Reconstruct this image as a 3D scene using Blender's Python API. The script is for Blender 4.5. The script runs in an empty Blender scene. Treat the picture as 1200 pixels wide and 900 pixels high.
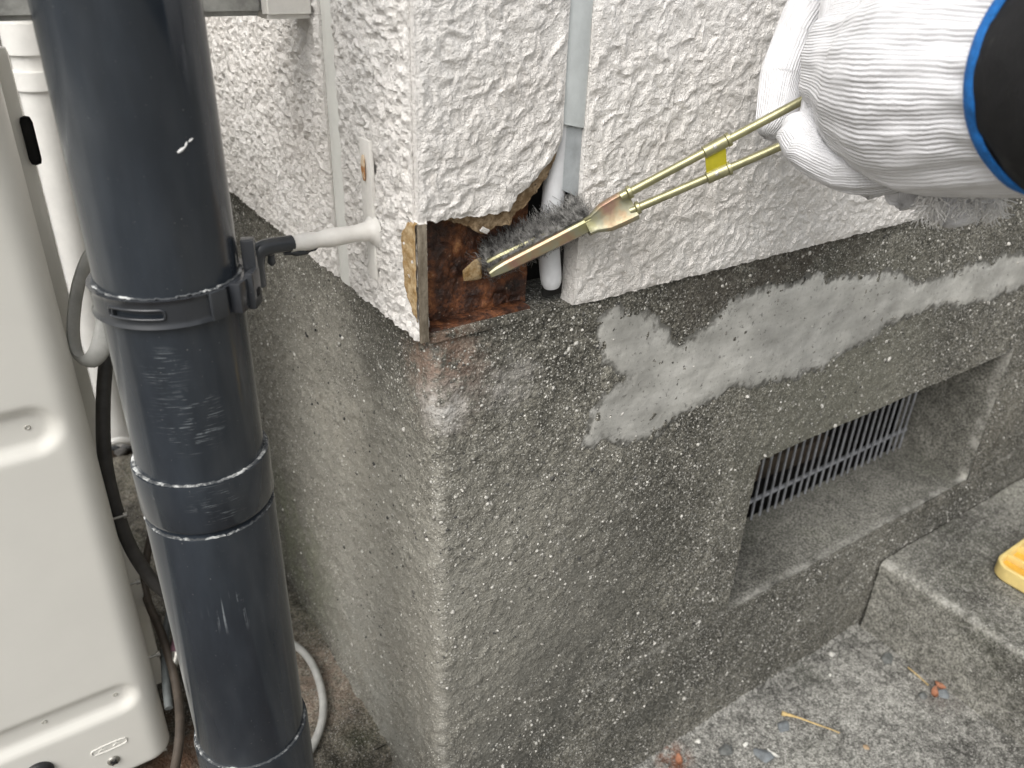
import bpy, bmesh, math, random
import numpy as np
from mathutils import Vector, Matrix

# ------------------------------------------------------------------ camera
FPX = 955.0                                       # focal length in photograph pixels (1200 wide)
RM = np.array([[0.8305, -0.5562, 0.0306],         # world -> camera rotation
               [0.2470, 0.4169, 0.8748],
               [-0.4993, -0.7189, 0.4836]])
U_, S_, V_ = np.linalg.svd(RM); RM = U_ @ V_
CAM = np.array([-0.2078, -0.3991, 0.2180])
scene = bpy.context.scene
cd = bpy.data.cameras.new('camera'); cam = bpy.data.objects.new('camera', cd)
scene.collection.objects.link(cam); scene.camera = cam
m4 = np.eye(4); m4[:3, :3] = RM.T; m4[:3, 3] = CAM
cam.matrix_world = Matrix(m4.tolist())
cd.sensor_width = 36.0; cd.lens = FPX / 1200 * 36.0
cd.clip_start = 0.01; cd.clip_end = 500.0
cd.dof.use_dof = True; cd.dof.focus_distance = 0.56; cd.dof.aperture_fstop = 10.0

# ------------------------------------------------------------------ light
SUN_EL, SUN_AZ = math.radians(48), math.radians(-152)   # azimuth of the sun measured from +x
sdir = Vector((math.cos(SUN_EL) * math.cos(SUN_AZ), math.cos(SUN_EL) * math.sin(SUN_AZ), math.sin(SUN_EL)))
w = bpy.data.worlds.new('World'); scene.world = w; w.use_nodes = True
wt = w.node_tree; bg = wt.nodes['Background']
sky = wt.nodes.new('ShaderNodeTexSky'); sky.sky_type = 'NISHITA'; sky.sun_disc = False
sky.sun_elevation = SUN_EL; sky.sun_rotation = math.pi / 2 - SUN_AZ
sky.air_density = 1.6; sky.dust_density = 5.0; sky.ozone_density = 1.0
hs = wt.nodes.new('ShaderNodeHueSaturation'); hs.inputs['Saturation'].default_value = 0.18
wt.links.new(sky.outputs[0], hs.inputs['Color']); wt.links.new(hs.outputs[0], bg.inputs['Color'])
bg.inputs['Strength'].default_value = 0.135
sl = bpy.data.lights.new('sun', 'SUN'); sun = bpy.data.objects.new('sun', sl)
scene.collection.objects.link(sun)
sl.energy = 1.5; sl.angle = math.radians(45); sl.color = (1.0, 0.97, 0.92)
sun.rotation_euler = sdir.to_track_quat('Z', 'Y').to_euler()
vs = scene.view_settings
vs.view_transform = 'Standard'; vs.look = 'None'; vs.gamma = 1.0; vs.exposure = 0.36; vs.use_curve_mapping = False
scene.cycles.use_denoising = True
scene.cycles.max_bounces = 6; scene.cycles.diffuse_bounces = 3; scene.cycles.glossy_bounces = 3

# ------------------------------------------------------------------ helpers
rng = np.random.default_rng(7); random.seed(7)
COL = scene.collection

def ray(px, py):
    return RM.T @ np.array([(px - 600) / FPX, -(py - 450) / FPX, -1.0])
def at(px, py, depth):                    # a point at a real distance in front of the lens
    return CAM + ray(px, py) * depth
def on(px, py, ax, val):                  # a point on the plane axis=val
    r = ray(px, py); return CAM + r * ((val - CAM[ax]) / r[ax])

def _h(ix, iy, iz, seed):
    h = (ix.astype(np.int64) * 374761393 + iy.astype(np.int64) * 668265263 + iz.astype(np.int64) * 2147483647 + seed * 974634777) & 0xFFFFFFFF
    h = ((h ^ (h >> 13)) * 1274126177) & 0xFFFFFFFF
    h = ((h ^ (h >> 16)) * 2246822519) & 0xFFFFFFFF
    return ((h ^ (h >> 15)) & 0xFFFFFF) / float(0xFFFFFF)
def vn(p, scale, seed=0):
    q = np.asarray(p, float) * scale + 1000.0
    i = np.floor(q); f = q - i; f = f * f * f * (f * (f * 6 - 15) + 10)
    x, y, z = i[..., 0], i[..., 1], i[..., 2]; fx, fy, fz = f[..., 0], f[..., 1], f[..., 2]
    def L(a, b, t): return a + (b - a) * t
    c = lambda a, b, d: _h(x + a, y + b, z + d, seed)
    return L(L(L(c(0,0,0), c(1,0,0), fx), L(c(0,1,0), c(1,1,0), fx), fy),
             L(L(c(0,0,1), c(1,0,1), fx), L(c(0,1,1), c(1,1,1), fx), fy), fz)
def fbm(p, scale, octv=4, seed=0, gain=.5):
    a, s, t = 1.0, 0.0, 0.0
    for k in range(octv):
        s = s + a * vn(p, scale * (2.03 ** k), seed + k * 17); t += a; a *= gain
    return s / t
def ss(a, b, x):
    t = np.clip((x - a) / (b - a), 0, 1); return t * t * (3 - 2 * t)

def mesh_np(name, verts, faces, mat=None, parent=None, smooth=True, quads=None):
    me = bpy.data.meshes.new(name)
    if quads is not None:
        V = np.asarray(verts, np.float32); Q = np.asarray(quads, np.int32)
        me.vertices.add(len(V)); me.vertices.foreach_set('co', V.ravel())
        me.loops.add(Q.size); me.loops.foreach_set('vertex_index', Q.ravel())
        me.polygons.add(len(Q)); k = Q.shape[1]
        me.polygons.foreach_set('loop_start', np.arange(0, Q.size, k, dtype=np.int32))
        me.polygons.foreach_set('loop_total', np.full(len(Q), k, np.int32))
        me.update(calc_edges=True); me.validate()
    else:
        me.from_pydata([tuple(map(float, v)) for v in verts], [], [tuple(map(int, f)) for f in faces])
        me.update()
    if smooth: me.polygons.foreach_set('use_smooth', np.ones(len(me.polygons), bool))
    return link(name, me, mat, parent)
def link(name, me, mat=None, parent=None):
    o = bpy.data.objects.new(name, me); COL.objects.link(o)
    if mat is not None and not me.materials: me.materials.append(mat)
    if parent is not None:
        o.parent = parent; o.matrix_parent_inverse = PINV[parent.name]
    PINV[o.name] = Matrix.Identity(4)
    return o
PINV = {}
def thing(name, label, cat, loc=(0, 0, 0), group=None):
    o = bpy.data.objects.new(name, None); COL.objects.link(o); o.location = Vector([float(c) for c in loc])
    o.empty_display_size = .02
    PINV[o.name] = Matrix.Translation(-o.location)
    tag(o, label, cat, group); return o
def tag(o, label=None, cat=None, group=None, kind=None):
    if label: o['label'] = label
    if cat: o['category'] = cat
    if group: o['group'] = group
    if kind: o['kind'] = kind
    return o
def grid_quads(nu, nv, flip=False, mask=None):
    i = np.arange(nu * nv).reshape(nu, nv)
    a, b, c, d = i[:-1, :-1], i[1:, :-1], i[1:, 1:], i[:-1, 1:]
    q = np.stack([a, b, c, d], -1) if not flip else np.stack([a, d, c, b], -1)
    if mask is not None: q = q[mask]
    return q.reshape(-1, 4)
def slab(name, Pf, back, mat, parent, flip=False):
    """closed solid: Pf (nu,nv,3) front sheet, `back` vector to the flat rear"""
    nu, nv, _ = Pf.shape
    V = Pf.reshape(-1, 3); q = [grid_quads(nu, nv, flip)]
    idx = np.arange(nu * nv).reshape(nu, nv)
    ring = np.concatenate([idx[:, 0], idx[-1, 1:], idx[::-1, -1][1:], idx[0, ::-1][1:-1]])
    B = V[ring] + np.asarray(back)
    n0 = len(V); m = len(ring)
    r2 = np.arange(n0, n0 + m); rn = np.roll(ring, -1); r2n = np.roll(r2, -1)
    side = np.stack([ring, r2, r2n, rn], -1)
    if flip: side = side[:, ::-1]
    q.append(side)
    c = B.mean(0)
    V = np.concatenate([V, B, c[None]])
    o = None
    Q = np.concatenate(q)
    me_f = [tuple(x) for x in []]
    o = mesh_np(name, V, None, mat, parent, True, Q)
    bm = bmesh.new(); bm.from_mesh(o.data); bm.verts.ensure_lookup_table()
    cv = bm.verts[len(V) - 1]
    for k in range(m):
        a, b = bm.verts[int(r2[k])], bm.verts[int(r2n[k])]
        try: bm.faces.new((a, cv, b) if not flip else (b, cv, a))
        except ValueError: pass
    # sharp rim so that the cut edges stay crisp
    for e in bm.edges:
        if len(e.link_faces) == 2 and e.calc_face_angle(0) > .7: e.smooth = False
    bm.to_mesh(o.data); bm.free()
    return o
def box_bm(bm, c, size, R=None):
    r = bmesh.ops.create_cube(bm, size=1.0)
    M = Matrix.Translation(Vector([float(x) for x in c])) @ (R.to_4x4() if R is not None else Matrix.Identity(4)) @ Matrix.Diagonal((*[float(s) for s in size], 1))
    bmesh.ops.transform(bm, matrix=M, verts=r['verts']); return r['verts']
def box(name, c, size, mat, parent=None, bevel=.001, R=None, seg=2):
    bm = bmesh.new(); box_bm(bm, c, size, R)
    if bevel: bmesh.ops.bevel(bm, geom=bm.edges[:], offset=bevel, segments=seg, profile=.6, affect='EDGES')
    return bmobj(name, bm, mat, parent)
def bmobj(name, bm, mat, parent=None, smooth=True):
    me = bpy.data.meshes.new(name); bmesh.ops.recalc_face_normals(bm, faces=bm.faces[:])
    for f in bm.faces: f.smooth = smooth
    for e in bm.edges:
        if len(e.link_faces) == 2 and e.calc_face_angle(0) > .6: e.smooth = False
    bm.to_mesh(me); bm.free(); return link(name, me, mat, parent)
def catmull(pts, n=10):
    p = np.asarray(pts, float); p = np.vstack([2 * p[0] - p[1], p, 2 * p[-1] - p[-2]]); out = []
    for i in range(1, len(p) - 2):
        for t in np.linspace(0, 1, n, endpoint=False):
            a, b, c, d = p[i - 1:i + 3]
            out.append(.5 * (2 * b + (c - a) * t + (2 * a - 5 * b + 4 * c - d) * t ** 2 + (3 * b - a - 3 * c + d) * t ** 3))
    out.append(p[-2]); return np.array(out)
def sweep(path, r, sides=12, ry=None, up=(0, 0, 1), cap=True, wob=0, seed=0):
    """tube along path; r scalar or per point; returns verts, faces"""
    path = np.asarray(path, float); n = len(path)
    r = np.full(n, r) if np.isscalar(r) else np.asarray(r, float)
    ry = r if ry is None else (np.full(n, ry) if np.isscalar(ry) else np.asarray(ry, float))
    T = np.gradient(path, axis=0); T /= np.linalg.norm(T, axis=1)[:, None] + 1e-12
    nrm = np.cross(T[0], np.asarray(up, float))
    if np.linalg.norm(nrm) < 1e-4: nrm = np.cross(T[0], (1, 0, 0.2))
    nrm /= np.linalg.norm(nrm); V = []
    ang = np.linspace(0, 2 * np.pi, sides, endpoint=False)
    for i in range(n):
        nrm = nrm - T[i] * (nrm @ T[i]); nrm /= np.linalg.norm(nrm); bi = np.cross(T[i], nrm)
        V.append(path[i] + np.outer(np.cos(ang) * r[i], nrm) + np.outer(np.sin(ang) * ry[i], bi))
    V = np.concatenate(V); F = []
    for i in range(n - 1):
        for k in range(sides):
            k2 = (k + 1) % sides
            F.append((i * sides + k, i * sides + k2, (i + 1) * sides + k2, (i + 1) * sides + k))
    if cap:
        F.append(tuple(range(sides))[::-1]); F.append(tuple((n - 1) * sides + k for k in range(sides)))
    return V, F
def tube(name, path, r, mat, parent=None, sides=12, ry=None, up=(0, 0, 1)):
    V, F = sweep(path, r, sides, ry, up)
    o = mesh_np(name, V, F, mat, parent)
    bm = bmesh.new(); bm.from_mesh(o.data); bmesh.ops.recalc_face_normals(bm, faces=bm.faces[:])
    for e in bm.edges:
        if len(e.link_faces) == 2 and e.calc_face_angle(0) > .9: e.smooth = False
    bm.to_mesh(o.data); bm.free(); return o
def lathe(name, cx, cy, prof, mat, parent=None, n=72, closed=False, wob=0.0, seed=3):
    """prof: list of (radius, z)"""
    ang = np.linspace(0, 2 * np.pi, n, endpoint=False); V = []
    for (r, z) in prof:
        p = np.stack([np.cos(ang) * 2, np.sin(ang) * 2, np.full(n, 0.)], -1)
        rr = r + (wob * (fbm(p, 9, 3, seed) - .5) if wob else 0)
        zz = z + (wob * 1.2 * (fbm(p, 14, 3, seed + 9) - .5) if wob else 0)
        V.append(np.stack([cx + np.cos(ang) * rr, cy + np.sin(ang) * rr, np.full(n, 0.) + zz], -1))
    V = np.concatenate(V); m = len(prof); F = []
    for i in range(m if closed else m - 1):
        j = (i + 1) % m
        for k in range(n):
            k2 = (k + 1) % n; F.append((i * n + k, i * n + k2, j * n + k2, j * n + k))
    o = mesh_np(name, V, F, mat, parent)
    bm = bmesh.new(); bm.from_mesh(o.data); bmesh.ops.recalc_face_normals(bm, faces=bm.faces[:])
    for e in bm.edges:
        if len(e.link_faces) == 2 and e.calc_face_angle(0) > .6: e.smooth = False
    bm.to_mesh(o.data); bm.free(); return o
def rock(seed, rad, flat=(1, 1, .6), sub=2, rough=.35):
    bm = bmesh.new(); bmesh.ops.create_icosphere(bm, subdivisions=sub, radius=1.0)
    V = np.array([v.co for v in bm.verts]); d = 1 + rough * (fbm(V, 1.1, 3, seed) - .5) * 2
    d = np.minimum(d, 1.02)
    for v, k in zip(bm.verts, d): v.co = Vector((v.co.x * k * flat[0] * rad, v.co.y * k * flat[1] * rad, v.co.z * k * flat[2] * rad))
    return bm
def hull(seed, rad, flat, n=16):
    r = np.random.default_rng(seed); p = r.normal(size=(n, 3)); p /= np.linalg.norm(p, axis=1)[:, None]; p *= r.uniform(.75, 1.05, (n, 1))
    bm = bmesh.new()
    for q in p: bm.verts.new(tuple(float(a * b * rad) for a, b in zip(q, flat)))
    res = bmesh.ops.convex_hull(bm, input=bm.verts[:])
    loose = [v for v in bm.verts if not v.link_faces]; bmesh.ops.delete(bm, geom=loose, context='VERTS')
    bmesh.ops.bevel(bm, geom=bm.edges[:], offset=rad * .06, segments=1, affect='EDGES'); return bm
ICO_V = None
def scatter_mesh(name, pos, nrm, rad, flat, mat, parent, sub=1, seed=5, jitter=.3):
    """many small stones joined in one mesh (stuff), with a 'tone' attribute per stone"""
    global ICO_V
    bm = bmesh.new(); bmesh.ops.create_icosphere(bm, subdivisions=sub, radius=1.0)
    v0 = np.array([v.co for v in bm.verts]); f0 = np.array([[v.index for v in f.verts] for f in bm.faces]); bm.free()
    r = np.random.default_rng(seed); n = len(pos); k = len(v0)
    nrm = nrm / np.linalg.norm(nrm, axis=1)[:, None]
    a = r.normal(size=(n, 3)); t = np.cross(nrm, a); t /= np.linalg.norm(t, axis=1)[:, None]; b = np.cross(nrm, t)
    sc = np.stack([rad * r.uniform(.7, 1.3, n), rad * r.uniform(.6, 1.1, n), rad * flat * r.uniform(.7, 1.2, n)], 1)
    loc = v0[None] * (1 + jitter * (r.uniform(size=(n, k, 1)) - .5) * 2)
    W = pos[:, None] + loc[..., :1] * (t * sc[:, :1])[:, None] + loc[..., 1:2] * (b * sc[:, 1:2])[:, None] + loc[..., 2:] * (nrm * sc[:, 2:])[:, None]
    F = (f0[None] + (np.arange(n) * k)[:, None, None]).reshape(-1, 3)
    o = mesh_np(name, W.reshape(-1, 3), None, mat, parent, sub > 1, F)
    at_ = o.data.attributes.new('tone', 'FLOAT', 'POINT')
    at_.data.foreach_set('value', np.repeat(r.uniform(size=n), k).astype(np.float32))
    tag(o, kind='stuff'); return o

# ------------------------------------------------------------------ materials
class NT:
    def __init__(s, name):
        s.m = bpy.data.materials.new(name); s.m.use_nodes = True; s.t = s.m.node_tree
        s.b = s.t.nodes['Principled BSDF']; s.pos = s.t.nodes.new('ShaderNodeNewGeometry').outputs['Position']
    def lk(s, a, b): s.t.links.new(a, b)
    def put(s, sock, v):
        if hasattr(v, 'is_output'): s.lk(v, sock)
        else:
            if isinstance(v, (tuple, list)) and len(v) == 3 and sock.type == 'RGBA': v = (*v, 1)
            sock.default_value = v
    def noise(s, scale, detail=4, rough=.6, co=None, dist=0):
        n = s.t.nodes.new('ShaderNodeTexNoise'); n.inputs['Scale'].default_value = scale
        n.inputs['Detail'].default_value = detail; n.inputs['Roughness'].default_value = rough
        n.inputs['Distortion'].default_value = dist
        s.lk(co or s.pos, n.inputs['Vector']); return n.outputs['Fac']
    def vor(s, scale, out='Distance', feat='F1', co=None, rand=1.0):
        n = s.t.nodes.new('ShaderNodeTexVoronoi'); n.feature = feat; n.inputs['Scale'].default_value = scale
        n.inputs['Randomness'].default_value = rand
        s.lk(co or s.pos, n.inputs['Vector']); return n.outputs[out]
    def ramp(s, v, *stops):
        n = s.t.nodes.new('ShaderNodeValToRGB'); e = n.color_ramp.elements
        while len(e) < len(stops): e.new(.5)
        for el, (p, c) in zip(e, stops):
            el.position = p; el.color = (c, c, c, 1) if np.isscalar(c) else (*c, 1)
        s.lk(v, n.inputs[0]); return n.outputs[0]
    def mr(s, v, a, b, c=0, d=1):
        n = s.t.nodes.new('ShaderNodeMapRange'); n.clamp = True; n.interpolation_type = 'SMOOTHSTEP'
        s.put(n.inputs[0], v); n.inputs[1].default_value = a; n.inputs[2].default_value = b
        n.inputs[3].default_value = c; n.inputs[4].default_value = d; return n.outputs[0]
    def mix(s, f, a, b, mode='MIX'):
        n = s.t.nodes.new('ShaderNodeMix'); n.data_type = 'RGBA'; n.blend_type = mode
        s.put(n.inputs[0], f); s.put(n.inputs[6], a); s.put(n.inputs[7], b); return n.outputs[2]
    def math(s, op, a, b=0.0):
        n = s.t.nodes.new('ShaderNodeMath'); n.operation = op; s.put(n.inputs[0], a); s.put(n.inputs[1], b); return n.outputs[0]
    def map(s, scale=(1, 1, 1), rot=(0, 0, 0), co=None):
        n = s.t.nodes.new('ShaderNodeMapping'); n.inputs['Scale'].default_value = scale; n.inputs['Rotation'].default_value = rot
        s.lk(co or s.pos, n.inputs['Vector']); return n.outputs[0]
    def ball(s, c, r0, r1):        # 1 inside r0 -> 0 at r1 around a world point (stains, scuffs, and the light painted on the left foundation face)
        n = s.t.nodes.new('ShaderNodeVectorMath'); n.operation = 'DISTANCE'; s.lk(s.pos, n.inputs[0])
        n.inputs[1].default_value = tuple(float(k) for k in c); return s.mr(n.outputs['Value'], r1, r0)
    def attr(s, name):
        n = s.t.nodes.new('ShaderNodeAttribute'); n.attribute_name = name; return n.outputs['Fac']
    def bump(s, h, dist, strength=1.0, prev=None):
        n = s.t.nodes.new('ShaderNodeBump'); n.inputs['Distance'].default_value = dist; n.inputs['Strength'].default_value = strength
        s.put(n.inputs['Height'], h)
        if prev is not None: s.lk(prev, n.inputs['Normal'])
        return n.outputs[0]
    def out(s, col=None, rough=None, normal=None, metal=None, **kw):
        if col is not None: s.put(s.b.inputs['Base Color'], col)
        if rough is not None: s.put(s.b.inputs['Roughness'], rough)
        if metal is not None: s.put(s.b.inputs['Metallic'], metal)
        if normal is not None: s.lk(normal, s.b.inputs['Normal'])
        for k, v in kw.items(): s.put(s.b.inputs[k.replace('_', ' ')], v)
        return s.m

def concrete(name, dark, light, speck=.45, green=.0, sp_amt=.75, marks=(), bias=0.0, rough_amt=1.0, edges=(), blotch=0.0):
    n = NT(name)
    big = n.noise(5.5, 4, .62); med = n.noise(42, 3, .7); fine = n.noise(420, 2, .6)
    f = n.math('ADD', n.math('MULTIPLY', big, .75), n.math('MULTIPLY', med, .45))
    f = n.mr(f, .42 - bias, .78 - bias)
    c = n.mix(f, dark, light)
    c = n.mix(n.mr(fine, .35, .68), n.mix(1, c, (.45, .45, .44), 'MULTIPLY'), n.mix(1, c, (1.6, 1.59, 1.56), 'MULTIPLY'))
    if green: c = n.mix(n.math('MULTIPLY', n.mr(n.noise(9, 3, .6), .5, .72), green), c, (.10, .115, .06))
    # sand grains of three sizes
    for sc, th, pick, col in ((360, .32, .62, (speck, speck * .98, speck * .92)), (700, .38, .50, (speck * .8, speck * .78, speck * .72)), (520, .33, .70, (.028, .028, .027))):
        vo = n.t.nodes.new('ShaderNodeTexVoronoi'); vo.inputs['Scale'].default_value = sc; n.lk(n.pos, vo.inputs['Vector'])
        sep = n.t.nodes.new('ShaderNodeSeparateColor'); n.lk(vo.outputs['Color'], sep.inputs[0])
        msk = n.math('MULTIPLY', n.mr(vo.outputs['Distance'], th, th * .6), n.mr(sep.outputs[0], pick, pick + .06))
        c = n.mix(n.math('MULTIPLY', msk, sp_amt), c, col)
    if blotch:
        b_ = n.noise(150, 3, .65); c = n.mix(n.math('MULTIPLY', n.mr(b_, .50, .40), blotch), c, (.045, .043, .038)); c = n.mix(n.math('MULTIPLY', n.mr(b_, .54, .64), blotch), c, (.40, .39, .36))
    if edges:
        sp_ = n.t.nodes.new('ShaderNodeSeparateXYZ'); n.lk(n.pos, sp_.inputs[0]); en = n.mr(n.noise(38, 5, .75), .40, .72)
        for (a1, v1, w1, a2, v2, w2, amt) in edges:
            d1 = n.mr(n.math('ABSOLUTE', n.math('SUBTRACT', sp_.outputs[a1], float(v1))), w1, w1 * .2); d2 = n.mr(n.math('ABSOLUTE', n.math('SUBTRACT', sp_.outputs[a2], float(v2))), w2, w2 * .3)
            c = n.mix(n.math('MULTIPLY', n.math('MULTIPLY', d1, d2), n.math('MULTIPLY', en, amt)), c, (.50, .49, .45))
    nz = {}
    for (ctr, r0, r1, col, amt, nsc) in marks:
        key = 0 if nsc == 0 else 22 if nsc < 50 else 95
        if key == 0: nz[0] = 1.0
        if key not in nz: nz[key] = n.mr(n.noise(key, 4, .7), .36, .62)
        msk = n.math('MULTIPLY', n.ball(ctr, r0, r1), nz[key])
        c = n.mix(n.math('MULTIPLY', msk, amt), c, col)
    nb = n.bump(n.noise(300, 3, .75), .0016 * rough_amt, .9)
    nb = n.bump(n.vor(420, 'Distance'), .0009 * rough_amt, .7, nb)
    return n.out(c, .93, nb, Specular_IOR_Level=.25)

Y0, X0 = 0.006, 0.012            # foundation faces sit a little behind the siding
GZ, SZ, LZ = -0.604, -0.487, -0.512   # right paving, step top, left paving
PIPE = (-0.1300, 0.0310); PR = 0.0357

corner_px = on(505, 425, 1, Y0)
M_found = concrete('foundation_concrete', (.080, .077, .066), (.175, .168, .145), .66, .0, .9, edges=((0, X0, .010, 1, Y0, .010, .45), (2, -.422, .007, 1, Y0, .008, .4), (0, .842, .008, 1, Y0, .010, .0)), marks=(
    (on(980, 470, 1, Y0), .04, .22, (.24, .235, .19), .5, 0),
    (on(500, 425, 1, Y0), .012, .05, (.20, .10, .05), .55, 60),
    (on(520, 450, 1, Y0), .01, .055, (.33, .24, .20), .5, 90),
    (on(520, 480, 1, Y0), .005, .03, (.55, .54, .52), .8, 120),
    (on(600, 450, 1, Y0), .005, .035, (.42, .40, .38), .6, 130),
    (on(860, 330, 1, Y0), .02, .12, (.055, .047, .039), .6, 40),
    (on(960, 300, 1, Y0), .02, .10, (.06, .05, .04), .6, 40),
    (on(640, 760, 1, Y0), .06, .20, (.040, .040, .036), .6, 16),
    (on(760, 820, 1, Y0), .03, .10, (.05, .05, .044), .5, 18),
    (on(600, 860, 1, Y0), .04, .12, (.045, .045, .04), .5, 18),
    (on(400, 600, 0, X0), .10, .34, (.40, .385, .335), .6, 0),  # left face paler: cleaner concrete, plus missing sky light put into its colour
    (on(350, 640, 0, X0), .03, .16, (.20, .215, .14), .55, 20),
    (on(420, 560, 0, X0), .05, .20, (.36, .35, .31), .6, 22),
    (on(440, 800, 0, X0), .03, .17, (.32, .32, .29), .6, 30), (on(400, 480, 0, X0), .03, .12, (.36, .34, .29), .6, 30)))
M_ground = concrete('paving_concrete', (.070, .069, .064), (.33, .325, .305), .68, .1, .85, bias=.0, rough_amt=1.3, blotch=.45, marks=(
    (on(790, 890, 2, GZ), .005, .03, (.20, .07, .03), .7, 90),
    (on(1100, 815, 2, GZ), .01, .04, (.10, .08, .07), .6, 60)))
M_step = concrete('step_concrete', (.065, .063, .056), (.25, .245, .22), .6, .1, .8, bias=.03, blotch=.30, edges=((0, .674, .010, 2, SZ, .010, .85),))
M_lground = concrete('left_paving_concrete', (.05, .046, .038), (.22, .20, .165), .45, .3, .7, rough_amt=1.5, marks=(
    (on(220, 880, 2, LZ), .02, .1, (.10, .05, .028), .8, 40), (on(370, 800, 2, LZ), .01, .1, (.30, .22, .17), .5, 80)))

def m_mortar():
    n = NT('smeared_mortar'); a = n.noise(14, 5, .65); st = n.noise(60, 4, .6, n.map((.25, 1, 1), (0, .35, 0)))
    c = n.mix(n.mr(a, .3, .72), (.33, .325, .305), (.60, .59, .555))
    c = n.mix(n.mr(st, .35, .7), n.mix(1, c, (.8, .8, .79), 'MULTIPLY'), c)
    c = n.mix(n.math('MULTIPLY', n.mr(n.noise(230, 4, .7), .58, .68), .7), c, (.11, .108, .10))
    th_ = n.math('ADD', n.attr('thick'), n.math('MULTIPLY', n.math('SUBTRACT', n.noise(120, 4, .7), .5), 1.6))
    c = n.mix(n.mr(th_, .0, .55), (.12, .117, .105), c)
    return n.out(c, .9, n.bump(n.noise(420, 3, .7), .0004, .7, n.bump(st, .0008, .5)), Specular_IOR_Level=.25)
M_mortar = m_mortar()
def m_siding(name, dirt=.35):
    n = NT(name); d = n.noise(9, 5, .65); f = n.noise(130, 4, .6)
    c = n.mix(n.mr(d, .35, .75), (.82, .795, .765), (.73, .695, .655))
    c = n.mix(n.math('MULTIPLY', n.mr(f, .55, .75), dirt), c, (.40, .36, .32))
    c = n.mix(n.math('MULTIPLY', n.mr(n.noise(700, 2, .5), .68, .74), .5 * dirt), c, (.2, .18, .15))
    return n.out(c, .62, n.bump(n.noise(760, 3, .65), .0013, 1, n.bump(n.noise(300, 3, .62, None, .8), .0018, .9)), Specular_IOR_Level=.4)
M_siding = m_siding('white_textured_siding')
M_siding_l = m_siding('white_textured_siding_grey', .28)
def m_core():
    n = NT('broken_fibre_core'); c = n.mix(n.mr(n.noise(150, 5, .7), .35, .7), (.17, .115, .065), (.42, .32, .21))
    c = n.mix(n.mr(n.noise(420, 3, .6), .6, .7), c, (.06, .042, .03))
    return n.out(c, .95, n.bump(n.noise(600, 4, .7), .0012, 1), Specular_IOR_Level=.1)
M_core = m_core()
def m_edge():
    n = NT('cut_board_edge'); c = n.mix(n.mr(n.noise(120, 5, .7, n.map((1, 1, .3))), .35, .7), (.11, .09, .065), (.30, .26, .205))
    return n.out(c, .95, n.bump(n.noise(500, 4, .7), .0008, 1), Specular_IOR_Level=.1)
M_edge = m_edge()
def m_spall():
    n = NT('spalled_board'); c = n.mix(n.mr(n.noise(170, 5, .7), .35, .7), (.30, .19, .08), (.58, .45, .28))
    return n.out(c, .95, n.bump(n.noise(600, 4, .7), .001, 1), Specular_IOR_Level=.1)
M_spall = m_spall()
def m_rust():
    n = NT('flaking_rust'); a = n.noise(55, 6, .72); b = n.noise(160, 5, .7); v = n.noise(28, 3, .6)
    c = n.ramp(a, (.32, (.012, .007, .006)), (.46, (.06, .024, .013)), (.56, (.18, .065, .025)), (.68, (.40, .19, .075)))
    c = n.mix(n.mr(b, .58, .70), c, (.022, .013, .012))
    c = n.mix(n.math('MULTIPLY', n.mr(n.noise(330, 3, .6), .66, .72), .7), c, (.42, .30, .22))
    return n.out(c, n.mr(v, .4, .6, .35, .8), n.bump(b, .0022, 1, n.bump(a, .003, .8)), Specular_IOR_Level=.5)
M_rust = m_rust()
def simple(name, col, rough=.5, metal=0, var=.12, nscale=40, bump=.0002, bscale=400, **kw):
    n = NT(name); f = n.noise(nscale, 5, .65)
    c = n.mix(n.mr(f, .3, .7), tuple(k * (1 - var) for k in col), tuple(min(k * (1 + var), .95) for k in col))
    return n.out(c, rough, n.bump(n.noise(bscale, 4, .6), bump, .6) if bump else None, metal, **kw)
M_seal = simple('grey_sealant', (.50, .53, .53), .5, 0, .08, 60, .0002)
M_seal_old = simple('old_sealant', (.36, .385, .40), .55, 0, .14, 90, .0003)
M_seal_paint = simple('painted_sealant', (.70, .70, .66), .5, 0, .06, 30, .0002)
M_rod = simple('white_foam_rod', (.66, .67, .69), .5, 0, .07, 60, .0002)
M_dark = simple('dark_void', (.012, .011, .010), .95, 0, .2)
M_lip = simple('base_flashing_grey', (.17, .165, .15), .9, 0, .5, 130, .0006)
M_gal = simple('galvanised_grille', (.32, .33, .35), .5, .25, .2, 90, .0003)

# ------------------------------------------------------------------ setting
def sheet(name, x0, x1, y0, y1, z, mat, amp=.0015, step=.004, seed=1, fine=None):
    if fine:                                    # fine spacing inside the part in view, coarse beyond
        def arr(a, b, fa, fb):
            return np.unique(np.round(np.concatenate([np.geomspace(fa - .05, a, 14) if False else np.linspace(a, fa, 12), np.arange(fa, fb, step), np.linspace(fb, b, 12)]), 5))
        xs, ys = arr(x0, x1, fine[0], fine[1]), arr(y0, y1, fine[2], fine[3])
    else: xs, ys = np.arange(x0, x1 + step, step), np.arange(y0, y1 + step, step)
    X, Y = np.meshgrid(xs.astype(float), ys.astype(float), indexing='ij'); P = np.stack([X, Y, np.zeros_like(X)], -1)
    P[..., 2] = z + amp * (fbm(P, 60, 4, seed, .65) - .5) * 2 + amp * 1.2 * (fbm(P, 11, 2, seed + 5) - .5)
    o = mesh_np(name, P.reshape(-1, 3), None, mat, None, True, grid_quads(len(xs), len(ys)))
    tag(o, kind='structure'); return o
M_far = concrete('yard_concrete', (.08, .077, .068), (.24, .23, .20), .5, .1, .5)
sheet('ground', -60, 60, -60, 60, -.70, M_far, .0, 6, 2)
sheet('paving', -.20, .672, -1.6, Y0 + .03, GZ, M_ground, .0022, .003, 3, (.2, .672, -.3, Y0 + .03))
pav = bpy.data.objects['paving']
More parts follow.
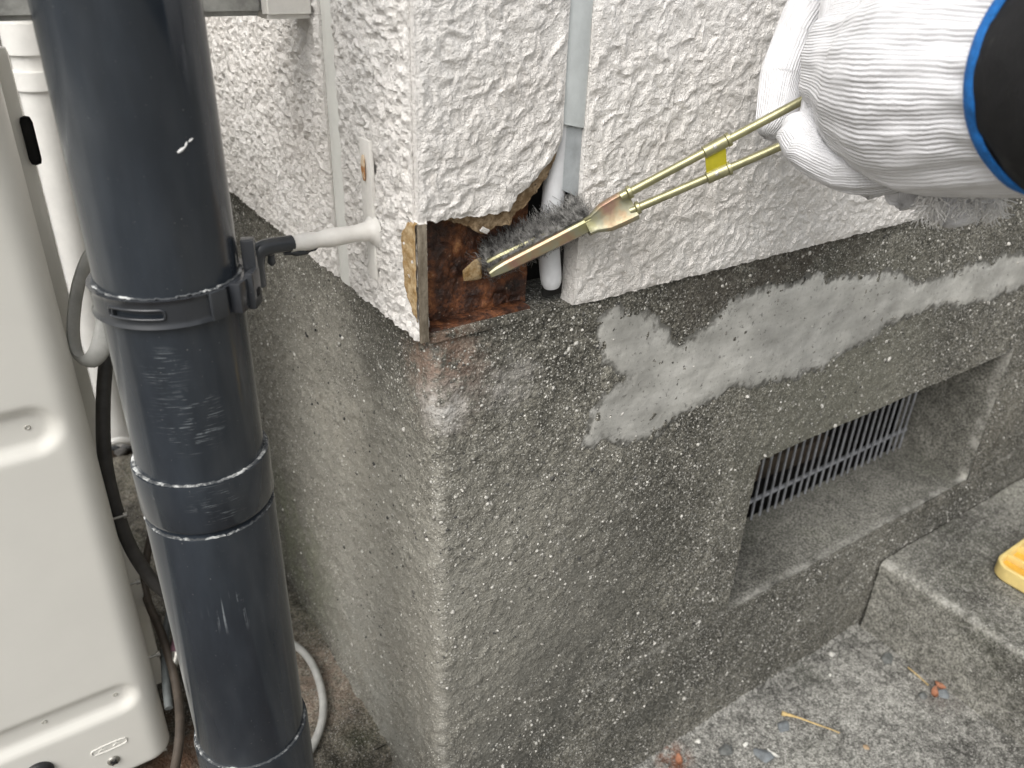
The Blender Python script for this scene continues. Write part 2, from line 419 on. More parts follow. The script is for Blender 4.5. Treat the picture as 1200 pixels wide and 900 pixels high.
# thin mortar fillet along the foot of the foundation
px_ = np.linspace(.10, .668, 160); V, F = [], []
for i, x in enumerate(px_):
    p = np.array([[x, 0, 0]]); a = .002 + .012 * fbm(p, 22, 3, 44)[0]; b = .002 + .009 * fbm(p, 25, 3, 45)[0]
    V += [(x, Y0 + .004, GZ + b), (x, Y0 - a * .45, GZ + b * .45), (x, Y0 - a, GZ + .0005 - .003)]
    if i: k = 3 * i; F += [(k - 3, k - 2, k + 1, k), (k - 2, k - 1, k + 2, k + 1)]
tag(mesh_np('mortar_fillet', V, F, M_ground), kind='structure')

# the raised step: top, riser and a worn arris as one rounded sheet running along y
def step_slab():
    xs = np.concatenate([np.arange(.676, 1.25, .004), np.linspace(1.26, 2.6, 14)])
    ys = np.concatenate([np.linspace(-1.6, -.42, 16), np.arange(-.41, Y0 - .002, .004)])
    zs = np.arange(GZ - .03, SZ - .006, .004)
    r = .007; prof = [(.670, z) for z in zs] + [(.670 + r - r * math.cos(a), SZ - r + r * math.sin(a)) for a in np.linspace(.1, math.pi / 2, 6)] + [(x + .004, SZ) for x in xs]
    prof = np.array(prof); nr = np.gradient(prof, axis=0); nr = np.stack([-nr[:, 1], nr[:, 0]], 1); nr /= np.linalg.norm(nr, axis=1)[:, None]
    P = np.stack([np.repeat(prof[:, :1], len(ys), 1), np.repeat(ys[None], len(prof), 0), np.repeat(prof[:, 1:], len(ys), 1)], -1)
    h = .0020 * (fbm(P, 70, 4, 21, .65) - .5) * 2 + .003 * (fbm(P, 9, 2, 25) - .5)
    P[..., 0] += nr[:, None, 0] * h; P[..., 2] += nr[:, None, 1] * h
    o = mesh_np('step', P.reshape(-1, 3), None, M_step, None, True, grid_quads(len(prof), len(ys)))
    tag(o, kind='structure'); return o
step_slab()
sheet('left_paving', -1.4, X0 + .03, .118, .80, LZ, M_lground, .006, .004, 31, (-.25, X0 + .03, .118, .80))
# broken end of the left paving strip
ys = np.linspace(-1.4, X0 + .03, 320); V, F = [], []
for i, x in enumerate(ys):
    p = np.array([[x, .118, LZ]]); d = .012 * (fbm(p, 30, 3, 4)[0] - .5); zt = LZ + .006 * (fbm(p, 60, 4, 31, .65)[0] - .5) * 2
    V += [(x, .1185, zt + .001), (x, .112 + d, zt - .006), (x, .108 + d * 1.5, LZ - .05), (x, .112 + d, LZ - .13)]
    if i:
        k = 4 * i
        for j in range(3): F.append((k - 4 + j, k - 3 + j, k + 1 + j, k + j))
tag(mesh_np('left_paving_edge', V, F, M_lground), kind='structure')
M_soil = simple('damp_soil', (.075, .055, .038), .95, 0, .5, 60, .002, 200)
sheet('soil', -1.4, X0 + .03, -.6, .125, -.585, M_soil, .006, .006, 33)
# gravel bed behind the paving strip
gx = rng.uniform(-.75, .0, 2600); gy = rng.uniform(.80, 3.0, 2600)
def m_tone(name, cols):
    n = NT(name); c = n.ramp(n.attr('tone'), *cols); c = n.mix(n.mr(n.noise(300, 4, .6), .35, .7), n.mix(1, c, (.7, .7, .7), 'MULTIPLY'), c)
    return n.out(c, .85, n.bump(n.noise(500, 4, .6), .0006, .7), Specular_IOR_Level=.3)
M_gravel = m_tone('gravel_stones', [(0, (.05, .055, .06)), (.5, (.13, .135, .14)), (.85, (.22, .21, .2)), (1, (.4, .39, .37))])
sheet('gravel_bed', -1.4, X0 + .03, .80, 4.0, LZ - .012, M_soil, .004, .05, 34)
gr = scatter_mesh('gravel', np.stack([gx, gy, np.full(2600, LZ - .006)], 1), np.tile([[0, 0, 1.]], (2600, 1)), rng.uniform(.006, .016, 2600), .7, M_gravel, None, 1, 6)
tag(gr, 'dark grey gravel behind the paving at far left', 'gravel')

# ------------------------------------------------------------------ the house corner
house = thing('house', 'house corner of white textured siding over rough grey concrete foundation, broken open at the base', 'house', (0, 0, GZ))

# --- foundation: one sheet wrapping the rounded corner, with the vent recess left open
def found_map(s, z):
    """s<0 along left face, s>0 along right face; radius R corner; returns point and normal"""
    R = .011; q = R * math.pi / 2
    P = np.zeros(s.shape + (3,)); N = np.zeros_like(P)
    l = s < 0; c = (s >= 0) & (s <= q); r = s > q
    P[l, 0] = X0; P[l, 1] = Y0 + R - s[l]; N[l, 0] = -1
    a = s / R
    P[c, 0] = X0 + R - R * np.cos(a[c]); P[c, 1] = Y0 + R - R * np.sin(a[c]); N[c, 0] = -np.cos(a[c]); N[c, 1] = -np.sin(a[c])
    P[r, 0] = X0 + R + (s[r] - q); P[r, 1] = Y0; N[r, 1] = -1
    P[..., 2] = z; return P, N
def found_h(P):
    h = .0016 * (fbm(P, 110, 4, 51, .7) - .5) * 2 + .004 * (fbm(P, 14, 3, 55) - .5)
    h += .0016 * ss(.62, .75, vn(P, 240, 58))
    # rougher, spalled ground around the rotten corner
    near = np.exp(-((P[..., 0] - .04) ** 2 + (P[..., 2] + .02) ** 2) / .05 ** 2) * (P[..., 1] < .03)
    h += near * .006 * (fbm(P, 60, 4, 59) - .42)
    return h
RX0, RX1, RZ0, RZ1 = float(on(872, 620, 1, Y0)[0]), .842, -.422, -.222
qa = .011 * math.pi / 2; sx = lambda x: x - X0 - .011 + qa
s_arr = np.unique(np.round(np.concatenate([np.linspace(-3.0, -.62, 20), np.arange(-.62, sx(RX0), .0026), np.arange(sx(RX0), sx(RX1), .0034), [sx(RX1)], np.arange(sx(RX1), sx(1.05), .005), np.linspace(sx(1.05), sx(2.6), 18)]), 6))
z_arr = np.unique(np.round(np.concatenate([np.linspace(-.70, GZ - .01, 3), np.arange(GZ, RZ0, .0027), [RZ0], np.arange(RZ0 + .0027, RZ1, .0027), [RZ1], np.arange(RZ1 + .0027, -.003, .0027), [-.003]]), 6))
S, Zz = np.meshgrid(s_arr, z_arr, indexing='ij')
P, N = found_map(S, Zz); P = P + N * found_h(P)[..., None]
sm = (s_arr[:-1] + s_arr[1:]) / 2; zm = (z_arr[:-1] + z_arr[1:]) / 2
hole = ((sm > sx(RX0)) & (sm < sx(RX1)))[:, None] & ((zm > RZ0) & (zm < RZ1))[None]
fq = grid_quads(len(s_arr), len(z_arr), False, ~hole)
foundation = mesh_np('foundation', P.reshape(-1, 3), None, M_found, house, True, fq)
tag(foundation, 'weathered grey concrete foundation with exposed grit')
# top ledge under the siding
def quadgrid(name, o, u, v, nu, nv, mat, parent, amp=.0015, seed=1):
    o, u, v = map(np.array, (o, u, v)); a, b = np.meshgrid(np.linspace(0, 1, nu), np.linspace(0, 1, nv), indexing='ij')
    P = o + a[..., None] * u + b[..., None] * v; nn = np.cross(u, v); nn = nn / np.linalg.norm(nn)
    e = np.minimum.reduce([a, 1 - a, b, 1 - b]); P = P + nn * (amp * (fbm(P, 90, 4, seed, .65) - .5) * 2)[..., None]
    return mesh_np(name, P.reshape(-1, 3), None, mat, parent, True, grid_quads(nu, nv))
quadgrid('foundation_top', (X0 - .002, Y0 - .002, -.004), (2.4, 0, 0), (0, .20, 0), 300, 40, M_found, house, .002, 61)
quadgrid('foundation_top', (X0 - .002, Y0 + .198, -.0045), (.2, 0, 0), (0, 2.6, 0), 20, 160, M_found, house, .002, 62)
# vent recess: sill, soffit, jambs
DEP = .092
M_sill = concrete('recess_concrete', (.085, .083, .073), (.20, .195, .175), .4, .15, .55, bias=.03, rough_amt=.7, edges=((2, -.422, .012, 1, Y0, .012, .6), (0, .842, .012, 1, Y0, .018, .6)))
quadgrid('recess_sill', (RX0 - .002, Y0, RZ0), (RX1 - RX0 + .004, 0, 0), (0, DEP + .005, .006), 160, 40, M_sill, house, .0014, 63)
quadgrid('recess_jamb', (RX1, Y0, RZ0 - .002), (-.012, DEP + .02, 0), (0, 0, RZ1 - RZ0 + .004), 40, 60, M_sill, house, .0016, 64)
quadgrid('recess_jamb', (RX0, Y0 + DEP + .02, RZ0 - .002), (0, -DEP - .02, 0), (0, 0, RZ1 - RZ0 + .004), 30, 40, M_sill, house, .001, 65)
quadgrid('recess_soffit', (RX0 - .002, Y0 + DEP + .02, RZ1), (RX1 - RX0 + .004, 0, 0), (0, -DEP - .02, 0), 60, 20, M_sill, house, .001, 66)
# dark crawl space behind the grille
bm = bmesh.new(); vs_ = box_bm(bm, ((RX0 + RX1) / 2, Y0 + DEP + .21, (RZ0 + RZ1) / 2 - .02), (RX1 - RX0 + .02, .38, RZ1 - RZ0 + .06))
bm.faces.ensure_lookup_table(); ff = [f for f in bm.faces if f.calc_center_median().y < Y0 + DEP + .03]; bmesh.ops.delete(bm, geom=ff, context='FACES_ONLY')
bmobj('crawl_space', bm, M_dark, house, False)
M_wood = simple('rotten_wood', (.06, .045, .03), .9, 0, .5, 40, .001)
tag(box('debris_board', (.64, Y0 + DEP + .060, RZ0 + .022), (.16, .022, .03), M_wood, house, .002, Matrix.Rotation(.06, 3, 'Y')), 'rotten board lying inside the vent')
# vent grille
grille = tag(mesh_np('vent_grille', *[None, None], M_gal, house) if False else box('vent_grille', ((RX0 + RX1) / 2, Y0 + DEP + .0035, RZ0 + .034), (RX1 - RX0 - .014, .004, .0045), M_gal, house, .0008), 'grey metal ventilation grille of thin upright bars')
bar_me = None; nb = 31
for k in range(nb):
    x = RX0 + .006 + (RX1 - RX0 - .026) * k / (nb - 1)
    if bar_me is None:
        bo = box('bar', (0, 0, 0), (.0022, .0028, RZ1 - RZ0 - .004), M_gal, grille, .0006, None, 1); bar_me = bo.data
    else:
        bo = link('bar', bar_me, None, grille)
    bo.location = Vector((x, Y0 + DEP, (RZ0 + RZ1) / 2 + .004)); bo.rotation_euler = (0, random.uniform(-.012, .012), 0)

# exposed grit of the foundation, thousands of grains joined into one part
ng = 26000
sg = np.concatenate([rng.uniform(-.42, -.002, 7000), rng.uniform(0, sx(.95), ng - 7000)]); zg = rng.uniform(GZ + .003, -.008, ng)
Pg, Ng = found_map(sg, zg)
keep = ~((sg > sx(RX0) - .004) & (sg < sx(RX1) + .004) & (zg > RZ0 - .006) & (zg < RZ1 + .004))
keep &= (vn(Pg, 12, 71) * .55 + vn(Pg, 40, 72) * .45 + .25 * ss(-.55, -.1, zg)) > rng.uniform(.35, .72, ng)
Pg, Ng = Pg[keep], Ng[keep]; Pg = Pg + Ng * (found_h(Pg) - .0002)[:, None]
rg = np.clip(rng.lognormal(-7.08, .42, len(Pg)), .0004, .0028)
M_grit = m_tone('grit_grains', [(0, (.05, .05, .05)), (.2, (.16, .155, .14)), (.45, (.40, .385, .35)), (.8, (.62, .605, .56)), (1, (.75, .73, .68))])
rg = np.where(Ng[:, 0] < -.9, rg * .8, rg)
scatter_mesh('grit', Pg, Ng, rg, .75, M_grit, foundation, 1, 8)

# --- smeared mortar patch: raised skin with a ragged outline
def patch(name, pts, seed, holes=0.0):
    poly = np.array([on(x, y, 1, Y0)[[0, 2]] for x, y in pts])
    lo, hi = poly.min(0) - .012, poly.max(0) + .012; st = .0016
    xs, zs = np.arange(lo[0], hi[0], st), np.arange(lo[1], hi[1], st)
    X, Z = np.meshgrid(xs, zs, indexing='ij'); Q = np.stack([X, np.full_like(X, Y0), Z], -1)
    ins = np.zeros(X.shape, bool); d = np.full(X.shape, 9.)
    n = len(poly)
    for i in range(n):
        a, b = poly[i], poly[(i + 1) % n]
        c = ((a[1] > Z) != (b[1] > Z)) & (X < (b[0] - a[0]) * (Z - a[1]) / (b[1] - a[1] + 1e-12) + a[0]); ins ^= c
        ab = b - a; t = np.clip(((X - a[0]) * ab[0] + (Z - a[1]) * ab[1]) / (ab @ ab), 0, 1)
        d = np.minimum(d, np.hypot(X - a[0] - t * ab[0], Z - a[1] - t * ab[1]))
    sd = np.where(ins, d, -d)
    Qs = Q * np.array([1, 1, .55])            # drips pull downward
    sd = sd + .022 * (fbm(Qs, 55, 4, seed, .62) - .42) + .007 * (fbm(Q, 300, 3, seed + 3, .7) - .5)
    hgt = np.clip(sd / .010, -.5, 1)
    Q[..., 1] -= .004 * (fbm(Q, 14, 3, 55) - .5) + .0002 + .0016 * hgt + .0007 * (fbm(Q * np.array([.3, 1, 1]), 120, 3, seed + 7) - .5) + .25 * .0016 * (fbm(Q, 110, 4, 51, .7) - .5) * 2
    mk = (sd[:-1, :-1] > -.0012)
    q = grid_quads(len(xs), len(zs), False, mk)
    used = np.unique(q); rm = np.full(X.size, -1); rm[used] = np.arange(len(used))
    po = mesh_np(name, Q.reshape(-1, 3)[used], None, M_mortar, house, True, rm[q])
    a_ = po.data.attributes.new('thick', 'FLOAT', 'POINT'); a_.data.foreach_set('value', np.clip(sd / .014, 0, 1).ravel()[used].astype(np.float32))
    return tag(po, 'pale smooth cement smeared on the rough foundation')
patch('mortar_patch', [(702, 372), (722, 360), (752, 366), (780, 386), (784, 402), (800, 400), (830, 386), (850, 362), (868, 352), (905, 336), (940, 328), (985, 324), (1040, 320), (1085, 328), (1130, 312), (1200, 296), (1300, 270), (1300, 305), (1200, 334), (1150, 355), (1090, 362), (1040, 380), (1000, 410), (950, 436), (905, 446), (870, 450), (845, 462), (800, 484), (765, 512), (738, 520), (722, 518), (680, 522), (692, 486), (712, 460), (735, 440), (708, 425), (698, 400)], 91)

# --- siding
def stucco(P, seed, fine=1.0):
    wv = np.stack([vn(P, 95, seed + 40), vn(P, 95, seed + 41), vn(P, 95, seed + 42)], -1) - .5
    Q = P + wv * .008
    a = fbm(Q, 135 * fine, 3, seed, .5); b = fbm(Q, 250 * fine, 2, seed + 3, .55)
    rid = 1 - np.abs(2 * vn(Q, 190 * fine, seed + 6) - 1)
    return .0013 * ss(.34, .68, a) + .0011 * (b - .5) + .0006 * ss(.55, .95, rid)
TH = .0145
def panel_x(name, x0, x1, z0f, z1, mat, seed, label, fine_to=None, y=0.0, th=TH, edge0=True):
    """right-hand wall panel facing -y; bottom edge z0f(x)"""
    fx = x1 if fine_to is None else fine_to
    xs = np.arange(x0, fx, .00105); xs = np.concatenate([xs, [fx]]) if fx == x1 else np.concatenate([xs, np.linspace(fx, x1, 14)])
    v = np.concatenate([np.linspace(0, .215, 205), np.linspace(.24, 1, 12)])
    Pf = np.zeros((len(xs), len(v), 3))
    zb = z0f(xs)
    Pf[..., 0] = xs[:, None]; Pf[..., 2] = zb[:, None] + (z1 - zb[:, None]) * v[None] * 1.0
    Pf[..., 1] = y
    h = stucco(Pf, seed)
    e = ss(0, .004, Pf[..., 0] - x0) * (ss(0, .004, x1 - Pf[..., 0]))
    e = .25 + .75 * e
    Pf[..., 1] -= h * e - .0012
    if not edge0: pass
    bot = ss(.004, 0, Pf[..., 2] - zb[:, None]); Pf[..., 1] += bot * .0008
    o = slab(name, Pf, (0, th, 0), mat, house); tag(o, label); return o
def jag(x, z, amp, sc, seed):
    p = np.stack([x, np.zeros_like(x), np.zeros_like(x)], -1); return z + amp * (fbm(p, sc, 4, seed, .6) - .5) * 2
hx = np.array([0, .020, .034, .044, .050, .056, .064, .0665, .0685, .0705, .0775, .084, .089, .0935, .098, .1015])
hz = np.array([.0725, .0715, .0712, .0708, .0712, .0705, .0712, .0745, .0775, .0800, .0835, .0890, .0945, .0985, .1045, .1105])
panel_x('siding_panel', .0020, .1008, lambda x: jag(x, np.interp(x, hx, hz), .0016, 220, 5), .90, M_siding, 101, 'corner siding board broken away along its lower edge', None, 0.0, .0045)
panel_x('siding_panel', .1192, 2.4, lambda x: jag(x, -.004 + 0 * x, .0008, 150, 6), .90, M_siding, 131, 'wide white textured siding panel beside the open joint', .82)
# brown fibrous core left hanging behind the broken face
xs = np.arange(.0075, .1012, .0007); cx_ = np.array([.0075, .024, .030, .036, .042, .047, .051, .057, .063, .067, .071, .079, .086, .093, .099, .1012])
cz_ = np.array([.072, .0700, .0665, .0640, .0605, .0570, .0595, .0605, .0605, .0625, .0665, .0725, .0795, .0870, .0950, .1030])
zb = jag(xs, np.interp(xs, cx_, cz_), .0022, 260, 9); v = np.concatenate([np.linspace(0, .04, 30), np.linspace(.05, .8, 6)])
Pf = np.zeros((len(xs), len(v), 3)); Pf[..., 0] = xs[:, None]; Pf[..., 2] = zb[:, None] + v[None]
lowness = ss(.012, 0, v)[None]
Pf[..., 1] = .0036 + .0034 * lowness * (fbm(Pf, 240, 3, 12) - .2)
tag(slab('siding_core', Pf, (0, .008, 0), M_core, house), 'brown crumbling fibre core of the broken siding')
fl = on(568, 270, 1, .0032)
box('paint_flake', fl, (.0060, .0010, .0034), M_siding, house, .0005, Matrix.Rotation(.5, 3, 'Y') @ Matrix.Rotation(.4, 3, 'X'))

def panel_y(name, y0f, y1, z0, z1, mat, seed, label, fine_to, th=.0052):
    """left-hand wall panel facing -x; near edge y0f(z)"""
    zf = np.concatenate([np.arange(z0, .205, .0011), np.linspace(.22, z1, 12)])
    u0 = np.arange(0, fine_to, .0011); u = np.concatenate([u0, np.linspace(fine_to, 1.0, 14)]) if fine_to < 1 else None
    Pf = np.zeros((len(zf), 0, 3))
    ys0 = y0f(zf); L = y1 - ys0
    uu = np.concatenate([np.arange(0, min(fine_to, (y1 - y0f(np.array([0.]))[0])), .0011) / (y1 - y0f(np.array([0.]))[0]), [1.0]]) if fine_to >= (y1 - y0f(np.array([0.]))[0]) else np.concatenate([np.arange(0, fine_to, .0011) / (y1 - y0f(np.array([0.]))[0]), np.linspace(fine_to / (y1 - y0f(np.array([0.]))[0]) + .001, 1, 16)])
    Pf = np.zeros((len(uu), len(zf), 3)); Pf[..., 1] = ys0[None] + uu[:, None] * L[None]; Pf[..., 2] = zf[None]
    pp = np.stack([np.zeros_like(Pf[:, 0, 1]), Pf[:, 0, 1], np.zeros_like(Pf[:, 0, 1])], -1)
    Pf[:, 0, 2] += .0022 * (fbm(pp, 190, 3, seed) - .5)
    h = stucco(Pf, seed, 1.55) * 1.25; h = h - .0016 * ss(.60, .74, vn(Pf, 230, seed + 60)); e = ss(0, .005, Pf[..., 1] - ys0[None]) * ss(0, .004, y1 - Pf[..., 1])
    Pf[..., 0] -= h * (.25 + .75 * e) - .0012
    # spalled patch by the hole
    o = slab(name, Pf, (th, 0, 0), mat, house, True); tag(o, label); return o
panel_y('siding_panel', lambda z: np.where(z < .0724, .0002, .0062), .1055, -.003, .90, M_siding_l, 161, 'narrow corner siding board facing the downpipe', .12)
panel_y('siding_panel', lambda z: np.full(z.shape, .1265), 3.0, -.003, .90, M_siding_l, 191, 'siding panel behind the downpipe', .26, TH)
# bare board edge inside the broken corner, and the spalled patch beside it
box('board_edge', (.0032, .0003, .0345), (.0056, .0020, .0745), M_edge, house, .0003)
def spall():
    st = .0011; ys, zs = np.arange(.0004, .027, st), np.arange(.010, .073, st)
    Y, Z = np.meshgrid(ys, zs, indexing='ij'); Q = np.stack([np.zeros_like(Y), Y, Z], -1)
    wdt = np.interp(Z, [.010, .016, .030, .050, .062, .070, .073], [-.002, .009, .017, .0195, .018, .010, -.002])
    sd = wdt - Y + .004 * (fbm(Q, 160, 3, 7) - .5)
    Q[..., 0] = -.0016 + .0010 * fbm(Q, 300, 3, 8) + ss(.001, -.0008, sd) * .0016
    q = grid_quads(len(ys), len(zs), True, (sd[:-1, :-1] > -.0006))
    used = np.unique(q); rm = np.full(Y.size, -1); rm[used] = np.arange(len(used))
    tag(mesh_np('spalled_patch', Q.reshape(-1, 3)[used], None, M_spall, house, True, rm[q]), 'ochre patch where the paint has flaked off')
spall()
# joints
def strip_x(name, x0, x1, z0, z1, y, mat, seed, bulge=.001, cut=0.0):
    xs = np.linspace(x0, x1, 14); zs = np.linspace(z0, z1, 110); X, Z = np.meshgrid(xs, zs, indexing='ij')
    t = (X - x0) / (x1 - x0); Z = Z - cut * (t - .5) * (1 - (Z - z0) / (z1 - z0))
    P = np.stack([X, np.zeros_like(X), Z], -1)
    P[..., 1] = y + bulge * (2 * t - 1) ** 2 + .0006 * (fbm(P, 90, 3, seed) - .5)
    return slab(name, P, (0, .006, 0), mat, house)
tag(strip_x('sealant_strip', .1014, .1188, .1165, .88, .0018, M_seal, 3, .0012, .004), 'pale grey sealant in the joint')
tag(strip_x('sealant_strip', .1062, .1190, .074, .1160, .0040, M_seal_old, 4, .0008, .006), 'older darker sealant end below the cut')
ys2 = np.linspace(.1058, .1262, 14); zs2 = np.linspace(-.004, .88, 160); Yg, Zg = np.meshgrid(ys2, zs2, indexing='ij'); t = (Yg - .1058) / .0204
Pl = np.stack([np.zeros_like(Yg), Yg, Zg], -1); Pl[..., 0] = .0012 + .0016 * (2 * t - 1) ** 2 + .0005 * (fbm(Pl, 70, 3, 2) - .5)
tag(slab('sealant_strip', Pl, (.006, 0, 0), M_seal_paint, house, True), 'off-white painted sealant joint on the left wall')
rodp = on(646, 250, 1, .013); rb = on(647, 338, 1, .012)
pth = catmull([(rb[0], .0128, rb[2] + .001), (rodp[0] - .001, .0135, .045), (rodp[0], .0125, rodp[2]), (rodp[0] + .0015, .012, .12), (rodp[0] + .002, .012, .20)], 12)
rr = np.full(len(pth), .0074); rr[:3] = (.0054, .0068, .0073)
tag(tube('backer_rod', pth, rr, M_rod, house, 20), 'white foam backer rod bared in the open joint')
box('joint_backing', (.112, .017, .10), (.0155, .003, .2), M_dark, house, .0003)
# rusted steel foot inside the hole
def rust_plate():
    xs, zs = np.arange(.0135, .0925, .0009), np.arange(-.0015, .135, .0009); X, Z = np.meshgrid(xs, zs, indexing='ij')
    P = np.stack([X, np.zeros_like(X), Z], -1)
    P[..., 1] = .0205 + .0024 * (fbm(P, 85, 4, 31, .6) - .5) * 2 + .0018 * ss(.5, .62, vn(P, 70, 35)) - .003 * ss(.012, 0, Z) * 0
    tag(slab('rusted_plate', P, (0, .004, 0), M_rust, house), 'flaking rusted steel plate inside the broken corner')
rust_plate()
box('rusted_plate', (.0490, .0135, -.0012), (.076, .013, .004), M_rust, house, .0008)
box('base_flashing', (.0480, .0065, -.0040), (.077, .0070, .0060), M_found, house, .0012, Matrix.Rotation(.0, 3, 'Y'))
rock_bm = hull(3, .0098, (1.0, .35, 1.15), 11); ro = bmobj('core_crumb', rock_bm, M_spall, house, False); ro.location = Vector(on(554, 318, 1, .0165)); ro.rotation_euler = (.2, .7, .1)
box('cavity_back', (.075, .058, .07), (.12, .004, .20), M_dark, house, .0003)

# ------------------------------------------------------------------ downpipe
def m_pvc(name, base=(.019, .0235, .030), scr=True):
    n = NT(name); d = n.noise(26, 5, .65, n.map((1, 1, .25))); f = n.noise(600, 3, .6)
    c = n.mix(n.mr(d, .35, .75), base, tuple(k * 1.6 for k in base))
    dust = n.mr(f, .70, .76); c = n.mix(n.math('MULTIPLY', dust, .35), c, (.35, .35, .34))
    rough = n.mr(d, .3, .75, .10, .24)
    c = n.mix(n.math('MULTIPLY', n.mr(n.noise(11, 4, .6, n.map((1, 1, .4))), .42, .72), .5), c, (.092, .098, .102))
    if scr:
        for ctr, r, rot, amt in ((on(222, 500, 1, -.008), .026, .35, .6), (on(190, 438, 1, -.005), .016, -.3, .6), (on(255, 590, 1, -.005), .02, .15, .4), (on(274, 715, 1, -.004), .020, None, .6)):
            m = n.map((70, 70, 1900), (rot, rot * .6, 0)) if rot is not None else n.map((260, 260, 14)); s_ = n.noise(1, 2, .6, m)
            k = n.math('MULTIPLY', n.mr(s_, .56, .68), n.math('MULTIPLY', n.ball(ctr, r * .3, r), n.mr(n.noise(120, 3, .6), .42, .55)))
            c = n.mix(n.math('MULTIPLY', k, amt), c, (.30, .33, .35))
    return n.out(c, rough, n.bump(n.noise(20, 2, .5), .0004, .2))
M_pvc = m_pvc('slate_grey_pvc'); M_strap = m_pvc('dark_grey_strap', (.022, .024, .028), False)
def m_resid():
    n = NT('dried_white_residue'); c = n.mix(n.mr(n.noise(90, 4, .7), .48, .66), (.06, .065, .07), (.60, .61, .60)); return n.out(c, .9, n.bump(n.noise(500, 3, .6), .0006, 1))
M_resid = m_resid()
def pz(px, py):          # height on the pipe's near side seen at a pixel
    d = np.array(PIPE) - CAM[:2]; d /= np.linalg.norm(d); n0 = np.array(PIPE) - d * PR
    r = ray(px, py); t = ((n0 - CAM[:2]) @ d) / (r[:2] @ d); return float(CAM[2] + r[2] * t)
zc1, zc0 = pz(245, 566), pz(258, 628); zs0 = pz(305, 893)
ZB, ZT = -.578, .95
dp = thing('downpipe', 'slate grey round downpipe strapped beside the house corner', 'downpipe', (PIPE[0], PIPE[1], ZB))
lathe('pipe', *PIPE, [(PR, ZT), (PR, zc1 - .002), (PR - .0022, zc1 - .002), (PR - .0022, ZT)], M_pvc, dp, 96, True)
lathe('coupling', *PIPE, [(PR + .0026, zc1), (PR + .0028, zc1 - .002), (PR + .0026, zc0 + .0075), (PR + .0014, zc0 + .0045), (PR - .003, zc0 + .0045), (PR - .003, zc1)], M_pvc, dp, 96, True)
lathe('pipe', *PIPE, [(PR + .0016, zc0), (PR + .0019, zc0 - .002), (PR + .0016, zs0 - .01), (PR - .0022, zs0 - .01), (PR - .0022, zc0 + .002)], M_pvc, dp, 96, True)
lathe('socket', *PIPE, [(PR + .0036, zs0), (PR + .0042, zs0 - .003), (PR + .0042, ZB), (PR - .001, ZB), (PR - .001, zs0)], M_pvc, dp, 96, True)
for nm, z, rr_ in (('adhesive_ring', zc1 + .0003, PR + .0012), ('adhesive_ring', zc0 + .0003, PR + .0008), ('adhesive_ring', zs0 + .0003, PR + .0022)):
    a = np.linspace(0, 2 * np.pi, 9)[:-1]; prof = [(rr_ - .0003 + .0012 * math.cos(t), z + .0005 * math.sin(t)) for t in a]
    lathe(nm, *PIPE, prof, M_resid, dp, 160, True, .0014, 5)
chip = at(215, 172, 1.0) - CAM
def on_pipe(px, py, rad=PR):
    r = ray(px, py); o = CAM[:2] - np.array(PIPE); a = r[:2] @ r[:2]; b = 2 * o @ r[:2]; c = o @ o - rad * rad
    t = (-b - math.sqrt(max(b * b - 4 * a * c, 0))) / (2 * a); return CAM + r * t
M_white = simple('white_paint_spot', (.75, .75, .74), .7, 0, .05)
for (a, b, wd) in (((208, 179), (217, 172), .0009), ((217, 172), (219, 166), .0006), ((221, 166), (226, 162), .0006)):
    p0, p1 = on_pipe(*a), on_pipe(*b); tube('paint_spot', [p0, (p0 + p1) / 2, p1], [wd * .6, wd, wd * .4], M_white, dp, 6)

# strap, slotted, with its hinge clip
br = box('bracket', (-.0415, .056, .0525), (.001, .001, .001), M_strap, dp, 0)   # replaced below by the arm mesh
sz0, sz1 = pz(205, 382), pz(205, 349)
view_a = math.atan2(CAM[1] - PIPE[1], CAM[0] - PIPE[0])
def strap():
    na, nz = 180, 13; ang = np.linspace(0, 2 * np.pi, na, endpoint=False) + view_a - math.pi
    r = PR + .0024; V = []; F = []
    zs = np.linspace(sz0, sz1, nz)
    for layer, rr in enumerate((r, PR + .0004)):
        for z in zs:
            tz = abs((z - sz0) / (sz1 - sz0) * 2 - 1); rim = .0011 * ss(.72, .95, tz) if layer == 0 else 0
            for a in ang:
                V.append((PIPE[0] + math.cos(a) * (rr + rim), PIPE[1] + math.sin(a) * (rr + rim), z))
    n1 = na * nz
    da = (ang - view_a + math.pi) % (2 * math.pi) - math.pi
    def is_hole(k, j):
        return -.86 < da[k] < -.16 and 4 <= j <= 7
    for j in range(nz - 1):
        for k in range(na):
            k2 = (k + 1) % na
            if is_hole(k, j):
                continue
            a, b, c, d = j * na + k, j * na + k2, (j + 1) * na + k2, (j + 1) * na + k
            F.append((a, b, c, d)); F.append((n1 + d, n1 + c, n1 + b, n1 + a))
            for (kk, jj, e0, e1) in ((k - 1, j, a, d), ((k + 1) % na, j, c, b)):
                if is_hole(kk % na, jj): F.append((e0, e1, n1 + e1, n1 + e0))
            for (jj, e0, e1) in ((j - 1, b, a), (j + 1, d, c)):
                if is_hole(k, jj): F.append((e0, e1, n1 + e1, n1 + e0))
    for k in range(na):
        k2 = (k + 1) % na; F.append((k2, k, n1 + k, n1 + k2)); t_ = (nz - 1) * na
        F.append((t_ + k, t_ + k2, n1 + t_ + k2, n1 + t_ + k))
    bm = bmesh.new(); vv = [bm.verts.new(v) for v in V]
    for f in F:
        try: bm.faces.new([vv[i] for i in f])
        except ValueError: pass
    return bmobj('strap', bm, M_strap, dp)
bpy.data.objects.remove(br, do_unlink=True)
strap_o = strap()
zq0, zq1 = sz0 + (sz1 - sz0) * 4 / 12, sz0 + (sz1 - sz0) * 8 / 12
